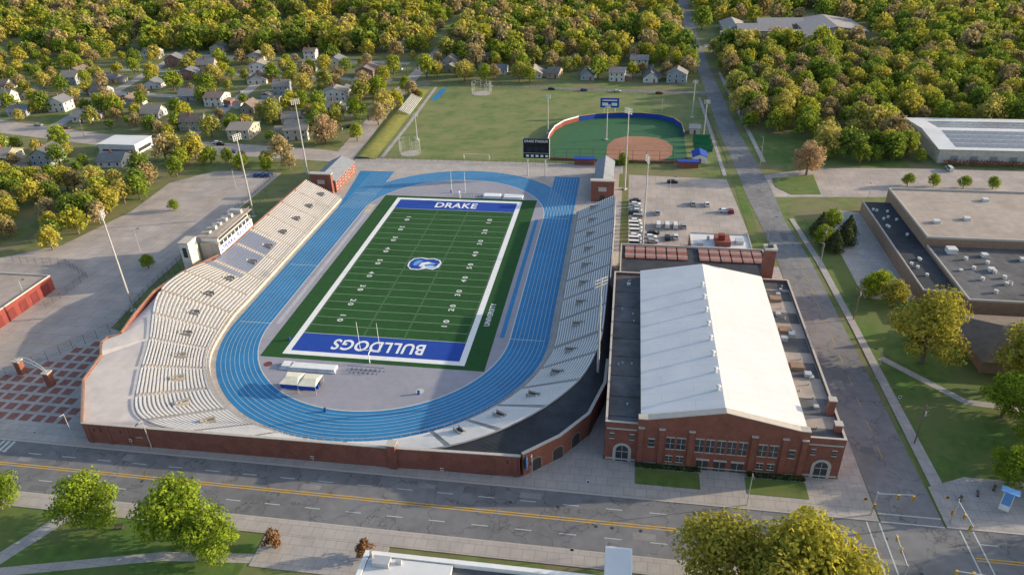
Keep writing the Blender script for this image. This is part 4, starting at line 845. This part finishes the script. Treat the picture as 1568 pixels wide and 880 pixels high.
def ok(x,y,hr_=8):
    for a,b,c_,d_ in rects:
        if a<x<b and c_<y<d_: return False
    for a,b,wd in lanes:
        if segd(x,y,a,b)<wd: return False
    for hx,hy in HP:
        if math.hypot(x-hx,(y-hy))<hr_ : return False
        if abs(x-hx)<6 and 0<hy-y<17: return False
    for cx,cy,cr2 in clr:
        if math.hypot((x-cx)*.6,y-cy)<cr2: return False
    return True
y=60
while y<1150:
    sp=9.8 if y<400 else 12.5
    xc=65.8-.167*(y+211); hwid=.78*(y+211)+50; x=xc-hwid
    while x<xc+hwid:
        X=x+random.uniform(-.5,.5)*sp;Y=y+random.uniform(-.5,.5)*sp; x+=sp
        if not ok(X,Y): continue
        if X<-85 and Y<330:
            if Y<84 and X>-136: continue
            if random.random()<.47: continue
            pts_near.append((X,Y,random.uniform(.45,1.15)))
        elif Y<112 and X>-85: continue
        elif Y<320:
            if X<125 and Y<310 and random.random()<.3: continue
            pts_near.append((X,Y,random.uniform(.6,1.35)))
        else:
            if random.random()<.1: continue
            pts_far.append((X,Y,random.uniform(.6,1.45)))
    y+=sp
for k in range(60):
    X=random.uniform(-205,-138);Y=random.uniform(-2,60)
    if segd(X,Y,(-200,-20),(-139,1))>9: pts_near.append((X,Y,random.uniform(.6,1.0)))
for X,Y,s in((-146,34,.9),(-140,-3,.8),(-145,5,.7),(-136,45,.9),(-141,60,.9),(-135,72,.8),(-139,84,.8),(-128,90,.7),(-120,92,.6),(-112,90,.55),(-137,20,.8),(-141,52,.9)): pts_near.append((X,Y,s))
for k in range(40):
    X=random.uniform(290,420);Y=random.uniform(-160,75)  # unseen trees east of the view, added to cast long shadows
    if -122<Y<-95: continue
    pts_near.append((X,Y,random.uniform(.8,1.2)))
for X,Y,s in((157,118,.6),(170,116,.6),(185,118,.7),(192,124,.8),(196,118,.5)): pts_near.append((X,Y,s))
def mass(name,pts,protos):
    P=root(name)
    for k,me in enumerate(protos):
        sub=pts[k::len(protos)]; v=[];f=[]
        for (x,y,s) in sub:
            a=random.uniform(0,6.28);b=len(v); hs=s*.5
            for q_ in range(4): t=a+q_*math.pi/2; v.append((x+hs*math.sqrt(2)*math.cos(t),y+hs*math.sqrt(2)*math.sin(t),0))
            f.append((b,b+1,b+2,b+3))
        o=mesh_obj('tree_positions_%d'%k,v,f,bark,P); o.instance_type='FACES'; o.use_instance_faces_scale=True; o.instance_faces_scale=1; o.show_instancer_for_render=False; o.show_instancer_for_viewport=False
        c=bpy.data.objects.new('tree_variant_%d'%k,me); COL.objects.link(c); c.parent=o
mass('distant_forest',pts_far,far); mass('neighbourhood_trees',pts_near,near)
def hedge(nm,x0,x1,y0,y1,h,m,seed):
    r_=np.random.default_rng(seed); n_=int(900); pos=np.stack([r_.uniform(x0,x1,n_),r_.uniform(y0,y1,n_),r_.uniform(.1,1,n_)**.6*h],1); nr=r_.normal(size=(n_,3)); nr/=np.linalg.norm(nr,axis=1)[:,None]; t=np.cross(nr,r_.normal(size=(n_,3))); t/=np.linalg.norm(t,axis=1)[:,None]; u=np.cross(nr,t); q=np.stack([pos-t*.3,pos+u*.3,pos+t*.3,pos-u*.3],1).reshape(-1,3); mesh_obj(nm,q.tolist(),[(4*i,4*i+1,4*i+2,4*i+3) for i in range(n_)],m)
hedge('hedge',60,68,102,105,1.6,leafG,1); hedge('hedge',72,86,-89.8,-89,1,leafC,2); hedge('hedge',96,108,-89.8,-89,1,leafC,3); hedge('shrub_row',204,240,112,115,2.5,leafR,4); hedge('shrub_row',30,60,-126,-124.5,1.2,leafG,5)
print('far',len(pts_far),'near',len(pts_near))
